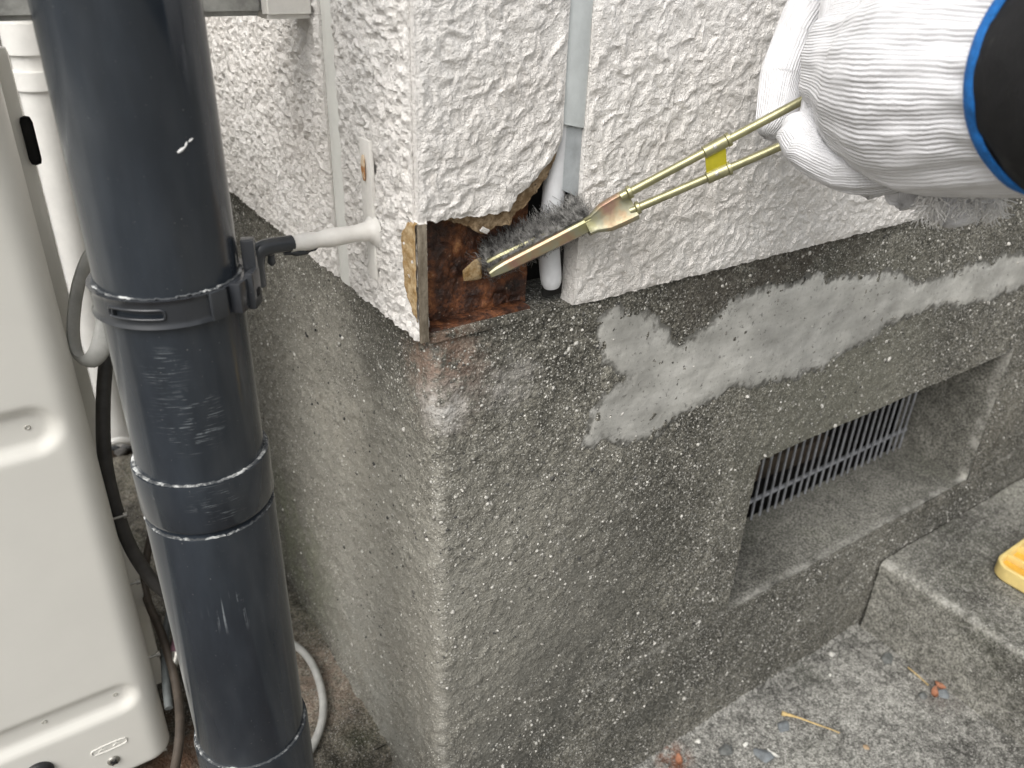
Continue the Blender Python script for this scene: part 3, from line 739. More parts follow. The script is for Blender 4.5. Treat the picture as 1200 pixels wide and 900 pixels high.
loop = [(da_, z_) for da_, z_ in [(-.84 + .66 * t, zq0) for t in np.linspace(0, 1, 10)] + [(-.16 + .03 * math.sin(t), (zq0 + zq1) / 2 - (zq1 - zq0) / 2 * math.cos(t)) for t in np.linspace(.3, 2.8, 5)] + [(-.18 - .66 * t, zq1) for t in np.linspace(0, 1, 10)] + [(-.86 - .03 * math.sin(t), (zq0 + zq1) / 2 + (zq1 - zq0) / 2 * math.cos(t)) for t in np.linspace(.3, 2.8, 5)]]
loop.append(loop[0])
tube('slot_rim', [(PIPE[0] + math.cos(view_a + a_) * (PR + .0025), PIPE[1] + math.sin(view_a + a_) * (PR + .0025), z_) for a_, z_ in loop], .0008, M_strap, dp, 8)
cz = (sz0 + sz1) / 2
def radial_box(name, ang, r, size, z, mat, parent, bevel=.0012, tilt=0):
    R = Matrix.Rotation(ang, 3, 'Z') @ Matrix.Rotation(tilt, 3, 'Y')
    return box(name, (PIPE[0] + math.cos(ang) * r, PIPE[1] + math.sin(ang) * r, z), size, mat, parent, bevel, R)
ca = view_a + .98
radial_box('clip', ca, PR + .005, (.0065, .017, .0165), cz + .0005, M_strap, dp)
radial_box('clip', ca + .14, PR + .0085, (.0045, .012, .020), cz + .001, M_strap, dp)
radial_box('clip', ca - .42, PR + .0032, (.0030, .010, .0155), cz, M_strap, dp)
M_hole = simple('black_hole', (.006, .006, .006), .9, 0, .1)
radial_box('clip_hole', ca + .14, PR + .0109, (.0006, .0042, .0042), cz - .001, M_hole, dp, .0004)
lathe('adhesive_ring', *PIPE, [(PR - .0001 + .0013 * math.cos(t), sz1 + .0002 + .0005 * math.sin(t)) for t in np.linspace(0, 2 * math.pi, 9)[:-1]], M_resid, dp, 160, True, .0016, 15)
# arm of the bracket: black end, painted half, wall tab
a_out = on(298, 296, 1, .050); a_wall = np.array([-.001, .0570, .0525])
M_wpaint = simple('brush_painted_white', (.74, .72, .68), .5, 0, .06, 60, .0004, 200)
pa = catmull([a_out + np.array([0, 0, -.020]), a_out + np.array([.0005, 0, -.006]), a_out + np.array([.005, .0003, .0015]), a_out * .70 + a_wall * .30 + np.array([0, 0, .0015])], 8)
tube('arm', pa, .0052, M_strap, dp, 14, .0048)
mid = a_out * .72 + a_wall * .28 + np.array([0, 0, .001])
pa2 = catmull([mid, a_out * .45 + a_wall * .55 + np.array([0, 0, .0005]), a_out * .15 + a_wall * .85, a_wall], 8)
rads = np.linspace(.0050, .0058, len(pa2)) + .0012 * (vn(pa2, 130, 5) - .5); rads[-4:] = (.0066, .0072, .0085, .0105)
tag(tube('arm', pa2, rads, M_wpaint, dp, 14), 'bracket arm overpainted white')
tube('arm_drip', catmull([mid + np.array([-.004, 0, -.0045]), mid + np.array([.006, 0, -.0058]), mid + np.array([.017, .001, -.0052])], 6), [.0016] * 4 + [.0024] * 5 + [.0016] * 3 + [.0008], M_strap, dp, 8)
tube('arm_drip', [mid + np.array([-.012, -.001, -.004]), mid + np.array([-.0122, -.001, -.0085]), mid + np.array([-.0122, -.001, -.0105])], [.0022, .0026, .0012], M_strap, dp, 8)
radial_box('clip', ca + .35, PR + .006, (.007, .007, .024), cz + .013, M_strap, dp)
box('wall_tab', (-.0008, .0615, .0800), (.0030, .0150, .056), M_wpaint, dp, .0012)
box('wall_tab', (-.0004, .0615, .0320), (.0022, .0115, .026), M_wpaint, dp, .0009)
def m_rusthole():
    n = NT('rust_bleed'); c = n.mix(n.mr(n.noise(170, 4, .6), .4, .62), (.62, .50, .36), (.36, .15, .04)); return n.out(c, .85)
M_rh = m_rusthole()
V, F = sweep(catmull([(-.0031, .0615, .083), (-.0034, .0618, .091), (-.0031, .0616, .0985)], 5), [.0012, .002, .0024, .0026, .0028, .003, .0030, .003, .0026, .002, .001], 10, [.0006] * 11, (1, 0, 0))
mesh_np('rust_spot', V, F, M_rh, dp)

# ------------------------------------------------------------------ rail above, white drain pipe
M_galv = simple('weathered_zinc', (.33, .33, .31), .5, .35, .35, 50, .0006, 200)
rail = thing('rail', 'grey metal rail with a white end fixed to the wall behind the downpipe', 'rail', (-.2, .135, .17))
yb = .134; zr = float(on(300, 19, 1, yb)[2])
bm = bmesh.new(); box_bm(bm, (-.36, yb + .012, zr + .022), (.66, .024, .044)); bmesh.ops.bevel(bm, geom=bm.edges[:], offset=.003, segments=2, affect='EDGES'); bmobj('beam', bm, M_galv, rail)
bm = bmesh.new(); box_bm(bm, (-.0145, yb + .0115, zr + .0218), (.033, .027, .0475)); bmesh.ops.bevel(bm, geom=bm.edges[:], offset=.003, segments=2, affect='EDGES'); bmobj('end_cap', bm, M_wpaint, rail)
M_wpvc = simple('white_pvc', (.74, .73, .70), .35, 0, .05, 40, .0001)
WPX, WPY, WR = -.088, .86, .0225
wp = thing('drain_pipe', 'white plastic drain pipe standing against the wall behind the outdoor unit', 'pipe', (WPX, WPY, LZ))
def wz(py):
    p = on(100, py, 1, WPY); return float(p[2])
def solve_pipe_x(px, py): return on(px, py, 1, WPY)
p_hi = solve_pipe_x(36, 100); p_lo = solve_pipe_x(128, 430)
WPX = float((p_hi[0] + p_lo[0]) / 2); zt = float(p_hi[2])
lathe('pipe', WPX, WPY, [(WR, .9), (WR, LZ - .01), (WR - .003, LZ - .01), (WR - .003, .9)], M_wpvc, wp, 48, True)
for (pa_, pb_, rr_) in ((25, 62, WR + .0045), (-40, 40, WR + .0025), (82, 104, WR + .004)):
    z1_, z0_ = float(on(36, pa_, 1, WPY)[2]), float(on(36, pb_, 1, WPY)[2])
    lathe('socket', WPX, WPY, [(rr_, z1_), (rr_ + .0006, z0_), (WR - .001, z0_), (WR - .001, z1_)], M_wpvc, wp, 48, True)
z1_ = float(on(36, 93, 1, WPY)[2]); box('clamp', (WPX + .035, WPY + .004, z1_), (.055, .012, .028), M_wpvc, wp, .003)
elb = on(141, 522, 2, LZ + .01)
tube('elbow', catmull([elb + np.array([-.04, .02, -.012]), elb + np.array([-.018, 0, .008]), elb + np.array([.0, -.005, .012]), elb + np.array([.02, .0, .0]), elb + np.array([.03, .02, -.012])], 8), .006, M_wpvc, wp, 12)

# ------------------------------------------------------------------ outdoor unit
AY, AX, AZ = .188, -.1735, -.470
M_ac = simple('beige_enamel', (.72, .708, .66), .38, 0, .025, 8, .00008, 900, Coat_Weight=.15)
ac = thing('outdoor_unit', 'beige enamelled air conditioner outdoor unit with pressed grooves in its front', 'air conditioner', (-.5, AY + .13, LZ))
def pill_sd(X, Z, xr, zc, half, hh): # capsule running left from xr, slope 0
    dx = np.maximum(X - (xr - hh), 0); return np.hypot(dx, Z - zc) - hh
g1 = on(0, 515, 1, AY); g1r = on(75, 497, 1, AY); g2r = on(163, 808, 1, AY); g2 = on(100, 838, 1, AY)
def ac_body():
    R = .020; DEPTH = .27; xl = -.95
    arc = np.linspace(0, math.pi / 2, 10)[1:-1]
    prof = [(x, AY) for x in np.concatenate([np.linspace(xl, -.42, 12), np.arange(-.415, AX - R, .0028)])] + [(AX - R + R * math.sin(a), AY + R - R * math.cos(a)) for a in arc] + [(AX, y) for y in np.linspace(AY + R, AY + DEPTH, 8)]
    prof = np.array(prof); nr = np.gradient(prof, axis=0); nr = np.stack([nr[:, 1], -nr[:, 0]], 1); nr /= np.linalg.norm(nr, axis=1)[:, None]
    rb_ = .006; zb_ = [AZ + rb_ - rb_ * math.cos(a) for a in np.linspace(0, math.pi / 2, 5)]; ins = [rb_ - rb_ * math.sin(a) for a in np.linspace(0, math.pi / 2, 5)]
    zs = np.concatenate([zb_, np.arange(AZ + .009, .22, .0028), [.25]]); inset = np.concatenate([ins, np.zeros(len(zs) - 5)])
    P = np.zeros((len(prof), len(zs), 3)); P[..., 0] = prof[:, :1]; P[..., 1] = prof[:, 1:]; P[..., 2] = zs[None]
    X, Z = P[..., 0], P[..., 2]; fr = (nr[:, 1] < -.99)[:, None]
    h = np.zeros_like(X)
    for xr, zc, hh in ((g1r[0], g1r[2] - .0005, .0215), (g2r[0], g2r[2] - .002, .0185)):
        sd = pill_sd(X, Z, xr, zc, 0, hh); h += .0065 * ss(0, -.012, sd)
    sd = pill_sd(X, Z, g1r[0], g1r[2] + .20, 0, .021); h += .0065 * ss(0, -.012, sd)
    h = h * fr + inset[None]
    P[..., 0] -= nr[:, None, 0] * h; P[..., 1] -= nr[:, None, 1] * h
    o = mesh_np('cabinet', P.reshape(-1, 3), None, M_ac, ac, True, grid_quads(len(prof), len(zs)))
    bm = bmesh.new(); vs_ = [bm.verts.new((x, y, AZ + .0005)) for x, y in ((xl, AY + .006), (AX - .006, AY + .006), (AX - .006, AY + DEPTH), (xl, AY + DEPTH))]; bm.faces.new(vs_)
    vt = [bm.verts.new((x, y, .2495)) for x, y in ((xl, AY), (AX, AY), (AX, AY + DEPTH), (xl, AY + DEPTH))]; bm.faces.new(vt)
    bm.faces.new([vs_[2], vs_[3], vt[3], vt[2]]); bm.faces.new([vs_[3], vs_[0], vt[0], vt[3]])
    bmobj('base_pan', bm, M_ac, ac, False); return o
ac_body()
for fx_ in (-.30, -.80): box('foot', (fx_, AY + .13, (AZ + LZ) / 2), (.06, .24, AZ - LZ + .004), simple('black_rubber_foot', (.02, .02, .02), .8), ac, .004)
M_screw = simple('dull_steel', (.38, .37, .34), .4, .8, .3, 300, .0002)
M_rub = simple('black_rubber', (.018, .018, .02), .5, 0, .3, 90, .0003)
gp = on(46, 905, 1, AY); 
def disc_y(name, p, r, th, mat, parent, n=24, dome=.3):
    prof = [(0.0001, -th - dome * r * .4), (r * .5, -th - dome * r * .3), (r * .9, -th), (r, -th * .6), (r, .002)]
    ang = np.linspace(0, 2 * np.pi, n, endpoint=False); V = [(p[0] + math.cos(a) * q, p[1] + y, p[2] + math.sin(a) * q) for q, y in prof for a in ang]
    F = [(i * n + k, i * n + (k + 1) % n, (i + 1) * n + (k + 1) % n, (i + 1) * n + k) for i in range(len(prof) - 1) for k in range(n)]
    o = mesh_np(name, V, F, mat, parent); bm = bmesh.new(); bm.from_mesh(o.data); bmesh.ops.remove_doubles(bm, verts=bm.verts[:], dist=.00005); bmesh.ops.recalc_face_normals(bm, faces=bm.faces[:]); bm.to_mesh(o.data); bm.free(); return o
disc_y('grommet', gp, .0115, .004, M_rub, ac, 28, .5)
sc = on(133, 891, 1, AY); disc_y('screw', sc, .0052, .0016, M_screw, ac, 16, .3)
box('screw_slot', (sc[0], AY - .0030, sc[2]), (.0065, .0012, .0012), M_rub, ac, .0002, Matrix.Rotation(.6, 3, 'Y')); box('screw_slot', (sc[0], AY - .0030, sc[2]), (.0012, .0012, .0065), M_rub, ac, .0002, Matrix.Rotation(.6, 3, 'Y'))
lp = on(128, 875, 1, AY); a = np.linspace(0, 2 * np.pi, 41)
ring = [(lp[0] + np.clip(math.cos(t) * 1.6, -1, 1) * .011 + math.cos(t) * .0035, AY - .0002, lp[2] + math.sin(t) * .0040) for t in a]
tube('embossed_badge', ring, .0007, M_ac, ac, 6)
for q in (-1, 1): tube('embossed_badge', [(lp[0] + q * .006 - .003, AY - .0001, lp[2] - .0012), (lp[0] + q * .006, AY - .0003, lp[2] + .0014), (lp[0] + q * .006 + .003, AY - .0001, lp[2] - .001)], .0006, M_ac, ac, 6)
M_dimp = simple('dimple_shadow', (.50, .485, .43), .4)
for px, py in ((32, 501), (52, 846), (135, 814)):
    p = on(px, py, 1, AY + .0065); 
    nn = 16; prof = [(.0022, 0.0003), (.0016, -.0006), (.0009, .0004), (.0001, .0012)]
    ang = np.linspace(0, 2 * np.pi, nn, endpoint=False); V = [(p[0] + math.cos(t) * r_, AY + .0062 + y_, p[2] + math.sin(t) * r_) for r_, y_ in prof for t in ang]
    F = [(i * nn + k, i * nn + (k + 1) % nn, (i + 1) * nn + (k + 1) % nn, (i + 1) * nn + k) for i in range(3) for k in range(nn)]
    mesh_np('dimple', V, F, M_dimp, ac)
# rear valve cover with its slot, seen past the edge; screws on the flange
vx = on(48, 240, 1, AY + .10)
box('valve_cover', (AX + .006, AY + .105, -.17), (.016, .012, .62), M_ac, ac, .004)
sp = on(36, 165, 1, AY + .098)
box('handle_slot', (sp[0], AY + .0985, sp[2]), (.008, .003, .034), M_hole, ac, .004)
for px, py in ((143, 605), (158, 683), (182, 768)):
    p = on(px, py, 1, AY + .03)
    tube('flange_screw', [p + np.array([-.010, 0, 0]), p + np.array([.001, 0, 0]), p + np.array([.0011, 0, 0]), p + np.array([.004, 0, 0])], [.0012, .0012, .0026, .0024], M_screw, ac, 10, None, (0, 0, 1))

# ------------------------------------------------------------------ cables
M_cgrey = simple('grey_cable', (.40, .40, .38), .55, 0, .15, 60, .0002)
M_cdark = simple('black_cable', (.035, .033, .031), .5, 0, .3, 60, .0002)
M_cbrown = simple('brown_cable', (.06, .047, .036), .6, 0, .3, 60, .0002)
M_cblue = simple('slate_cable', (.10, .11, .11), .6, 0, .2, 60, .0002)
def cable(name, pts, r, mat, label, n=10, ry=None, up=(0, 0, 1)):
    o = tube(name, catmull(pts, n), r, mat, None, 12, ry, up); return tag(o, label, 'cable', None)
def A(*l): return [at(*p) for p in l]
cable('cable', A((150, 265, .62), (112, 290, .615), (93, 330, .61), (86, 380, .607), (90, 412, .605), (102, 424, .60), (116, 412, .595), (124, 380, .593), (128, 345, .595), (150, 310, .62)), .0034, M_cgrey, 'flat grey cable looped in the air beside the downpipe', 12, .0072, (1, .3, 0))
cable('cable', A((136, 330, .66), (127, 400, .66), (121, 470, .66), (124, 545, .665), (142, 615, .68), (165, 662, .70), (195, 695, .72), (240, 715, .74), (290, 735, .76)), .0056, M_cdark, 'black cable hanging down between the outdoor unit and the downpipe')
cable('cable', A((178, 560, .88), (186, 595, .87), (176, 632, .85), (170, 668, .83), (172, 700, .80), (190, 745, .77), (206, 800, .745), (211, 850, .715), (205, 900, .69), (190, 950, .66)), .0040, M_cbrown, 'dark brown cable curving along the foot of the outdoor unit')
cable('cable', A((207, 690, .80), (200, 715, .79), (194, 745, .775), (194, 790, .755), (198, 830, .735)), .0038, M_cblue, 'short slate grey cable next to the purple marker')
pts = [on(x, y, 2, LZ + .008) for x, y in ((320, 745), (345, 756), (362, 772), (374, 798), (379, 830), (372, 862), (352, 892), (310, 905))]
cable('cable', pts, .0042, M_cgrey, 'light grey cable curling on the paving right of the downpipe')
# purple marker
mk = thing('marker', 'dull purple marker with a silver tip leaning behind the downpipe', 'marker', on(204, 785, 2, LZ))
m0, m1 = at(203, 783, .755), at(226, 700, .785); dv = (m1 - m0) / np.linalg.norm(m1 - m0)
M_purp = simple('purple_plastic', (.13, .065, .085), .45, 0, .2)
tube('barrel', [m0 + dv * .014, m0 + dv * .018, m0 + dv * .10], [.0062, .0074, .0076], M_purp, mk, 16)
tube('tip', [m0, m0 + dv * .003, m0 + dv * .0145], [.0022, .0034, .0056], M_screw, mk, 16)

# ------------------------------------------------------------------ wire brush
def m_zinc():
    n = NT('yellow_zinc'); a = n.noise(45, 4, .6); b = n.noise(25, 3, .6)
    c = n.ramp(a, (.30, (.34, .32, .17)), (.43, (.34, .33, .24)), (.52, (.39, .30, .19)), (.62, (.37, .22, .17)), (.76, (.33, .33, .28)))
    return n.out(c, n.mr(b, .3, .7, .28, .5), n.bump(n.noise(300, 4, .6), .0003, .5), .75)
M_zinc = m_zinc()
M_zinc2 = simple('zinc_plain', (.35, .335, .20), .38, .75, .2, 60, .0002)
M_yel = simple('bright_yellow_plate', (.62, .55, .04), .35, .5, .15, 60, .0002)
tip = on(575, 323, 1, -.001); f0 = on(688, 266, 1, -.018); f1 = on(742, 237, 1, -.029)
brush = thing('wire_brush', 'zinc plated steel wire brush with twin rod handle scrubbing the rusty hole', 'brush', tip)
ax = (f1 - tip) / np.linalg.norm(f1 - tip); vw = CAM - (tip + f1) / 2; vw -= ax * (vw @ ax); vw /= np.linalg.norm(vw); sd_ = np.cross(vw, ax); sd_ /= np.linalg.norm(sd_)
if sd_[2] < 0: sd_ = -sd_                            # sd_: upwards in the picture; vw: toward the camera
rot_t = .45; out_n = vw * math.cos(rot_t) - sd_ * math.sin(rot_t); wid_n = sd_ * math.cos(rot_t) + vw * math.sin(rot_t)
def uchan(p0, p1, w0, w1, dpt, th, mat, name):
    """folded channel: back web and two flanges, open away from out_n"""
    V, F = [], []; n = 14
    for i in range(n):
        t = i / (n - 1); c = p0 + (p1 - p0) * t; hw = (w0 + (w1 - w0) * t) / 2
        taper = min(1, .55 + t * 4)
        o_ = [(-hw, -dpt), (-hw, -.0012), (-hw + .0012, 0), (hw - .0012, 0), (hw, -.0012), (hw, -dpt)]
        i_ = [(hw - th, -dpt), (hw - th, -th), (-hw + th, -th), (-hw + th, -dpt)]
        for (a, b) in o_ + i_: V.append(c + wid_n * a * taper + out_n * b)
    k = 10
    for i in range(n - 1):
        for j in range(k): F.append((i * k + j, i * k + (j + 1) % k, (i + 1) * k + (j + 1) % k, (i + 1) * k + j))
    for b in (0, n - 1):
        z = b * k; F += [(z, z + 1, z + 8, z + 9), (z + 1, z + 2, z + 3, z + 4, z + 7, z + 8), (z + 4, z + 5, z + 6, z + 7)]
    bm = bmesh.new(); vv = [bm.verts.new(tuple(map(float, v))) for v in V]
    for f in F: bm.faces.new([vv[i] for i in f])
    return bmobj(name, bm, mat, brush)
uchan(tip, f0 + ax * .004, .0070, .0090, .0075, .0009, M_zinc, 'channel')
uchan(tip + ax * .002 + sd_ * .0078 - vw * .004, f0 + ax * .002 + sd_ * .0055 - vw * .004, .0035, .0035, .006, .0008, M_zinc2, 'channel_lip')
# ferrule flaring to take the two rods
def ferrule():
    V = []; secs = [(0, .0058, .0046), (.006, .0062, .0046), (.016, .0095, .0044), (.028, .0103, .0042), (.040, .0106, .0042)]
    L = np.linalg.norm(f1 - f0); n = 20
    for (s_, hw, ht) in secs:
        c = f0 + ax * s_ * L / .040
        for k in range(n):
            t = 2 * math.pi * k / n; e = .55
            a = math.copysign(abs(math.cos(t)) ** e, math.cos(t)) * hw; b = math.copysign(abs(math.sin(t)) ** e, math.sin(t)) * ht
            if b > 0 and abs(a) < hw * .7: b *= .72
            V.append(c + sd_ * a + vw * (b - .002))
    F = [(i * n + k, i * n + (k + 1) % n, (i + 1) * n + (k + 1) % n, (i + 1) * n + k) for i in range(len(secs) - 1) for k in range(n)]
    F += [tuple(range(n)), tuple((len(secs) - 1) * n + k for k in range(n))]
    bm = bmesh.new(); vv = [bm.verts.new(tuple(map(float, v))) for v in V]
    for f in F: bm.faces.new([vv[i] for i in f])
    return bmobj('ferrule', bm, M_zinc, brush)
ferrule()
hu, hl = on(917, 130, 1, -.070), on(913, 172, 1, -.072)
ru0, rl0 = on(736, 226, 1, -.028), on(746, 244, 1, -.029)
du, dl = (hu - ru0), (hl - rl0)
for (a0, d_) in ((ru0, du), (rl0, dl)):
    tube('rod', [a0 - d_ * .05, a0, a0 + d_ * .5, a0 + d_, a0 + d_ * 1.45], .0027, M_zinc2, brush, 14)
    for t0, t1 in ((.50, .64),): tube('collar', [a0 + d_ * (t0 - .005), a0 + d_ * t0, a0 + d_ * t1, a0 + d_ * (t1 + .005)], [.0028, .0039, .0039, .0028], M_zinc2, brush, 14)
    tube('collar', [a0 + d_ * .64, a0 + d_ * .645, a0 + d_ * .665, a0 + d_ * .67], [.0028, .0043, .0043, .0028], M_zinc2, brush, 14)
    tube('collar', [a0 - d_ * .01, a0, a0 + d_ * .02, a0 + d_ * .025], [.0028, .0042, .0042, .0028], M_zinc2, brush, 14)
c0 = (ru0 + du * .57 + rl0 + dl * .57) / 2; axd = du / np.linalg.norm(du); wv_ = (ru0 + du * .57) - (rl0 + dl * .57); wl = np.linalg.norm(wv_); wv_ /= wl; nv_ = np.cross(axd, wv_)
Rm_ = Matrix(np.stack([axd, wv_, nv_], 1).tolist())
box('clip_plate', c0, (.0135, wl - .004, .0016), M_yel, brush, .0004, Rm_)
for (a0, d_) in ((ru0, du), (rl0, dl)):
    pc = a0 + d_ * .57; vv_ = CAM - pc; vv_ /= np.linalg.norm(vv_); tube('rivet', [pc + vv_ * .003, pc + vv_ * .0042, pc + vv_ * .0044], [.0013, .0013, .0006], M_screw, brush, 10)
# bristles
def bristles():
    r = np.random.default_rng(4); V, F = [], []; nbr = 6000; L = np.linalg.norm(f0 - tip)
    for i in range(nbr):
        t = r.uniform(.02, 1.06); lat = r.uniform(-.5, .5) * .008
        base = tip + ax * L * t + wid_n * lat - out_n * .005
        d = -out_n + wid_n * (lat / .008 * .9 + r.normal() * .16) + ax * r.normal() * .20; d /= np.linalg.norm(d)
        ln = r.uniform(.011, .025); a = np.cross(d, ax); a /= np.linalg.norm(a); b = np.cross(d, a)
        wig = r.uniform(-1, 1, (4, 2)) * .0013; rad = .00013
        for s_ in range(4):
            c = base + d * ln * s_ / 3 + a * wig[s_, 0] * s_ + b * wig[s_, 1] * s_
            for k in range(3):
                ph = 2.094 * k; V.append(c + (a * math.cos(ph) + b * math.sin(ph)) * rad)
        z = i * 12
        for s_ in range(3):
            for k in range(3): F.append((z + s_ * 3 + k, z + s_ * 3 + (k + 1) % 3, z + s_ * 3 + 3 + (k + 1) % 3, z + s_ * 3 + 3 + k))
    o = mesh_np('bristles', np.array(V), None, simple('steel_bristle', (.22, .215, .205), .5, .4, .85, 220, 0), brush, True, np.array(F))
    tag(o, 'curly grey wire bristles packed with dust', kind='stuff')
bristles()

# ------------------------------------------------------------------ person: gloved hand and sleeve
def m_knit(name, col, amp=.0005):
    n = NT(name); rib = n.attr('rib'); alo = n.attr('along'); wn = n.noise(60, 3, .6)
    s1 = n.math('SINE', n.math('ADD', n.math('MULTIPLY', rib, 2 * math.pi / .0021), n.math('MULTIPLY', wn, 7.0)))
    s2 = n.math('SINE', n.math('ADD', n.math('MULTIPLY', alo, 2 * math.pi / .0017), n.math('MULTIPLY', s1, .8)))
    hgt = n.math('ADD', n.math('MULTIPLY', s1, .85), n.math('MULTIPLY', s2, .15))
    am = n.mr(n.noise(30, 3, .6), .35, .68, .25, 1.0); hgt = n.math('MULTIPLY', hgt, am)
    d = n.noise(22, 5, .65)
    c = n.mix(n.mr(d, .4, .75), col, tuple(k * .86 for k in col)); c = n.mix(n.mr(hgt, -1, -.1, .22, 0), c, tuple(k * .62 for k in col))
    nb = n.bump(n.noise(1500, 3, .6), .0004, .6, n.bump(hgt, amp, .8))
    return n.out(c, .95, nb, Specular_IOR_Level=.15, Sheen_Weight=.3, Sheen_Roughness=.5)
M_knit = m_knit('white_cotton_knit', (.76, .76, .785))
sl0, sl1 = at(1262, 82, .332), at(1560, 60, .20)
person = thing('person', 'person in a white knit work glove and black sleeve gripping the wire brush', 'person', sl1)
def capsules(chains, voxel=.0011, smooth=6):
    Vs, Fs, o_ = [], [], 0
    for ch in chains:
        pts = np.array([at(*c[:3]) for c in ch]); rad = np.array([c[3] for c in ch])
        n = 7; path = catmull(pts, n); tt = np.linspace(0, len(ch) - 1, len(path)); rr = np.interp(tt, np.arange(len(ch)), rad)
        T0 = path[1] - path[0]; T0 /= np.linalg.norm(T0); T1 = path[-1] - path[-2]; T1 /= np.linalg.norm(T1)
        caps = [math.cos(x) for x in (0.25, .7, 1.15)]; cs = [math.sin(x) for x in (0.25, .7, 1.15)]
        pre = np.array([path[0] - T0 * rr[0] * c for c in caps]); post = np.array([path[-1] + T1 * rr[-1] * c for c in caps[::-1]])
        path = np.vstack([pre, path, post]); rr = np.concatenate([rr[0] * np.array(cs), rr, rr[-1] * np.array(cs[::-1])])
        V, F = sweep(path, rr, 24); Vs.append(V); Fs += [tuple(i + o_ for i in f) for f in F]; o_ += len(V)
    me = bpy.data.meshes.new('tmp'); me.from_pydata(np.concatenate(Vs).tolist(), [], Fs)
    bm = bmesh.new(); bm.from_mesh(me); bmesh.ops.recalc_face_normals(bm, faces=bm.faces[:]); bm.to_mesh(me); bm.free()
    ob = bpy.data.objects.new('tmp', me); COL.objects.link(ob)
    md = ob.modifiers.new('r', 'REMESH'); md.mode = 'VOXEL'; md.voxel_size = voxel
    ms = ob.modifiers.new('s', 'SMOOTH'); ms.factor = .6; ms.iterations = smooth
    dg = bpy.context.evaluated_depsgraph_get(); me2 = bpy.data.meshes.new_from_object(ob.evaluated_get(dg))
    bpy.data.objects.remove(ob, do_unlink=True); return me2
back = [(1286, 82, .328, .0480), (1205, 86, .360, .0530), (1115, 92, .396, .0560), (1062, 88, .428, .050), (1022, 74, .450, .039)]
knuck = [(1048, -75, .458, .026), (1022, 0, .462, .027), (984, 120, .466, .021)]
index = [(1020, -30, .480, .018), (972, -16, .505, .0165), (938, 36, .522, .0160), (916, 92, .526, .0145), (907, 143, .520, .0125)]
thumb = [(1100, 150, .415, .024), (1045, 190, .438, .0165), (998, 192, .450, .0150), (950, 172, .466, .0132), (938, 156, .472, .0124)]
middle = [(1060, 40, .50, .013), (1040, 130, .505, .013), (1030, 190, .48, .0125), (1022, 208, .462, .0115)]
ring_ = [(1100, 60, .48, .013), (1085, 150, .485, .012), (1074, 210, .462, .0115), (1060, 224, .446, .0105)]
pinky = [(1150, 90, .46, .012), (1140, 170, .462, .012), (1138, 226, .440, .0125), (1112, 240, .424, .0115)]
chains = [back, knuck, index, thumb, middle, ring_, pinky]
gme = capsules(chains)
def knit_attrs(me, chains, disp=True):
    n = len(me.vertices); co = np.zeros(n * 3); me.vertices.foreach_get('co', co); co = co.reshape(-1, 3)
    no = np.zeros(n * 3); me.vertex_normals.foreach_get('vector', no) if hasattr(me, 'vertex_normals') else None; no = no.reshape(-1, 3)
    best = np.full(n, 9.); rib = np.zeros(n); alo = np.zeros(n)
    for ch in chains:
        p = np.array([at(*c[:3]) for c in ch]); r = [c[3] for c in ch]; acc = 0.0; T0 = p[-1] - p[0]; T0 /= np.linalg.norm(T0)
        u = np.cross(T0, CAM - p.mean(0)); u /= np.linalg.norm(u); w_ = -np.cross(T0, u)
        for i in range(len(p) - 1):
            ab = p[i + 1] - p[i]; L = np.linalg.norm(ab); t = np.clip(((co - p[i]) @ ab) / L ** 2, 0, 1); q = p[i] + t[:, None] * ab
            rr = r[i] + (r[i + 1] - r[i]) * t; d = np.linalg.norm(co - q, axis=1) - rr; k = d < best
            best[k] = d[k]; v = co - (q if len(ch) != 5 or ch is not chains[0] else p[0] + ((co - p[0]) @ T0)[:, None] * T0); ang = np.arctan2(v @ u, v @ w_); base_r = max(r) if len(ch) < 6 else r[0]
            rib[k] = ang[k] * base_r * .9; alo[k] = (acc + t[k] * L) if ch is not chains[0] else ((co - p[0]) @ T0)[k]; acc += L
    if disp:
        wr = (fbm(co, 26, 3, 77) - .5) * .004
        # long soft folds running along the cuff
        d0 = at(*back[0][:3]); wrist = np.exp(-(np.linalg.norm(co - at(1160, 120, .34), axis=1) / .06) ** 2)
        fq_ = np.stack([rib * 1.0, alo * .16, np.zeros(n)], -1); wr = wr + (fbm(fq_, 85, 3, 31) - .5) * .0042 * (best > -9)
        co = co + no * (wr + wrist * .0007 * np.sin(rib / .0085 * 2 * np.pi * .62 + fbm(co, 20, 2, 5) * 5))[:, None]
        me.vertices.foreach_set('co', co.astype(np.float32).ravel())
    for nm, arr in (('rib', rib), ('along', alo)):
        a_ = me.attributes.new(nm, 'FLOAT', 'POINT'); a_.data.foreach_set('value', arr.astype(np.float32))
    me.polygons.foreach_set('use_smooth', np.ones(len(me.polygons), bool)); me.update()
knit_attrs(gme, chains)
glove = tag(link('glove', gme, M_knit, person), 'white ribbed cotton work glove with a blue cuff edge')
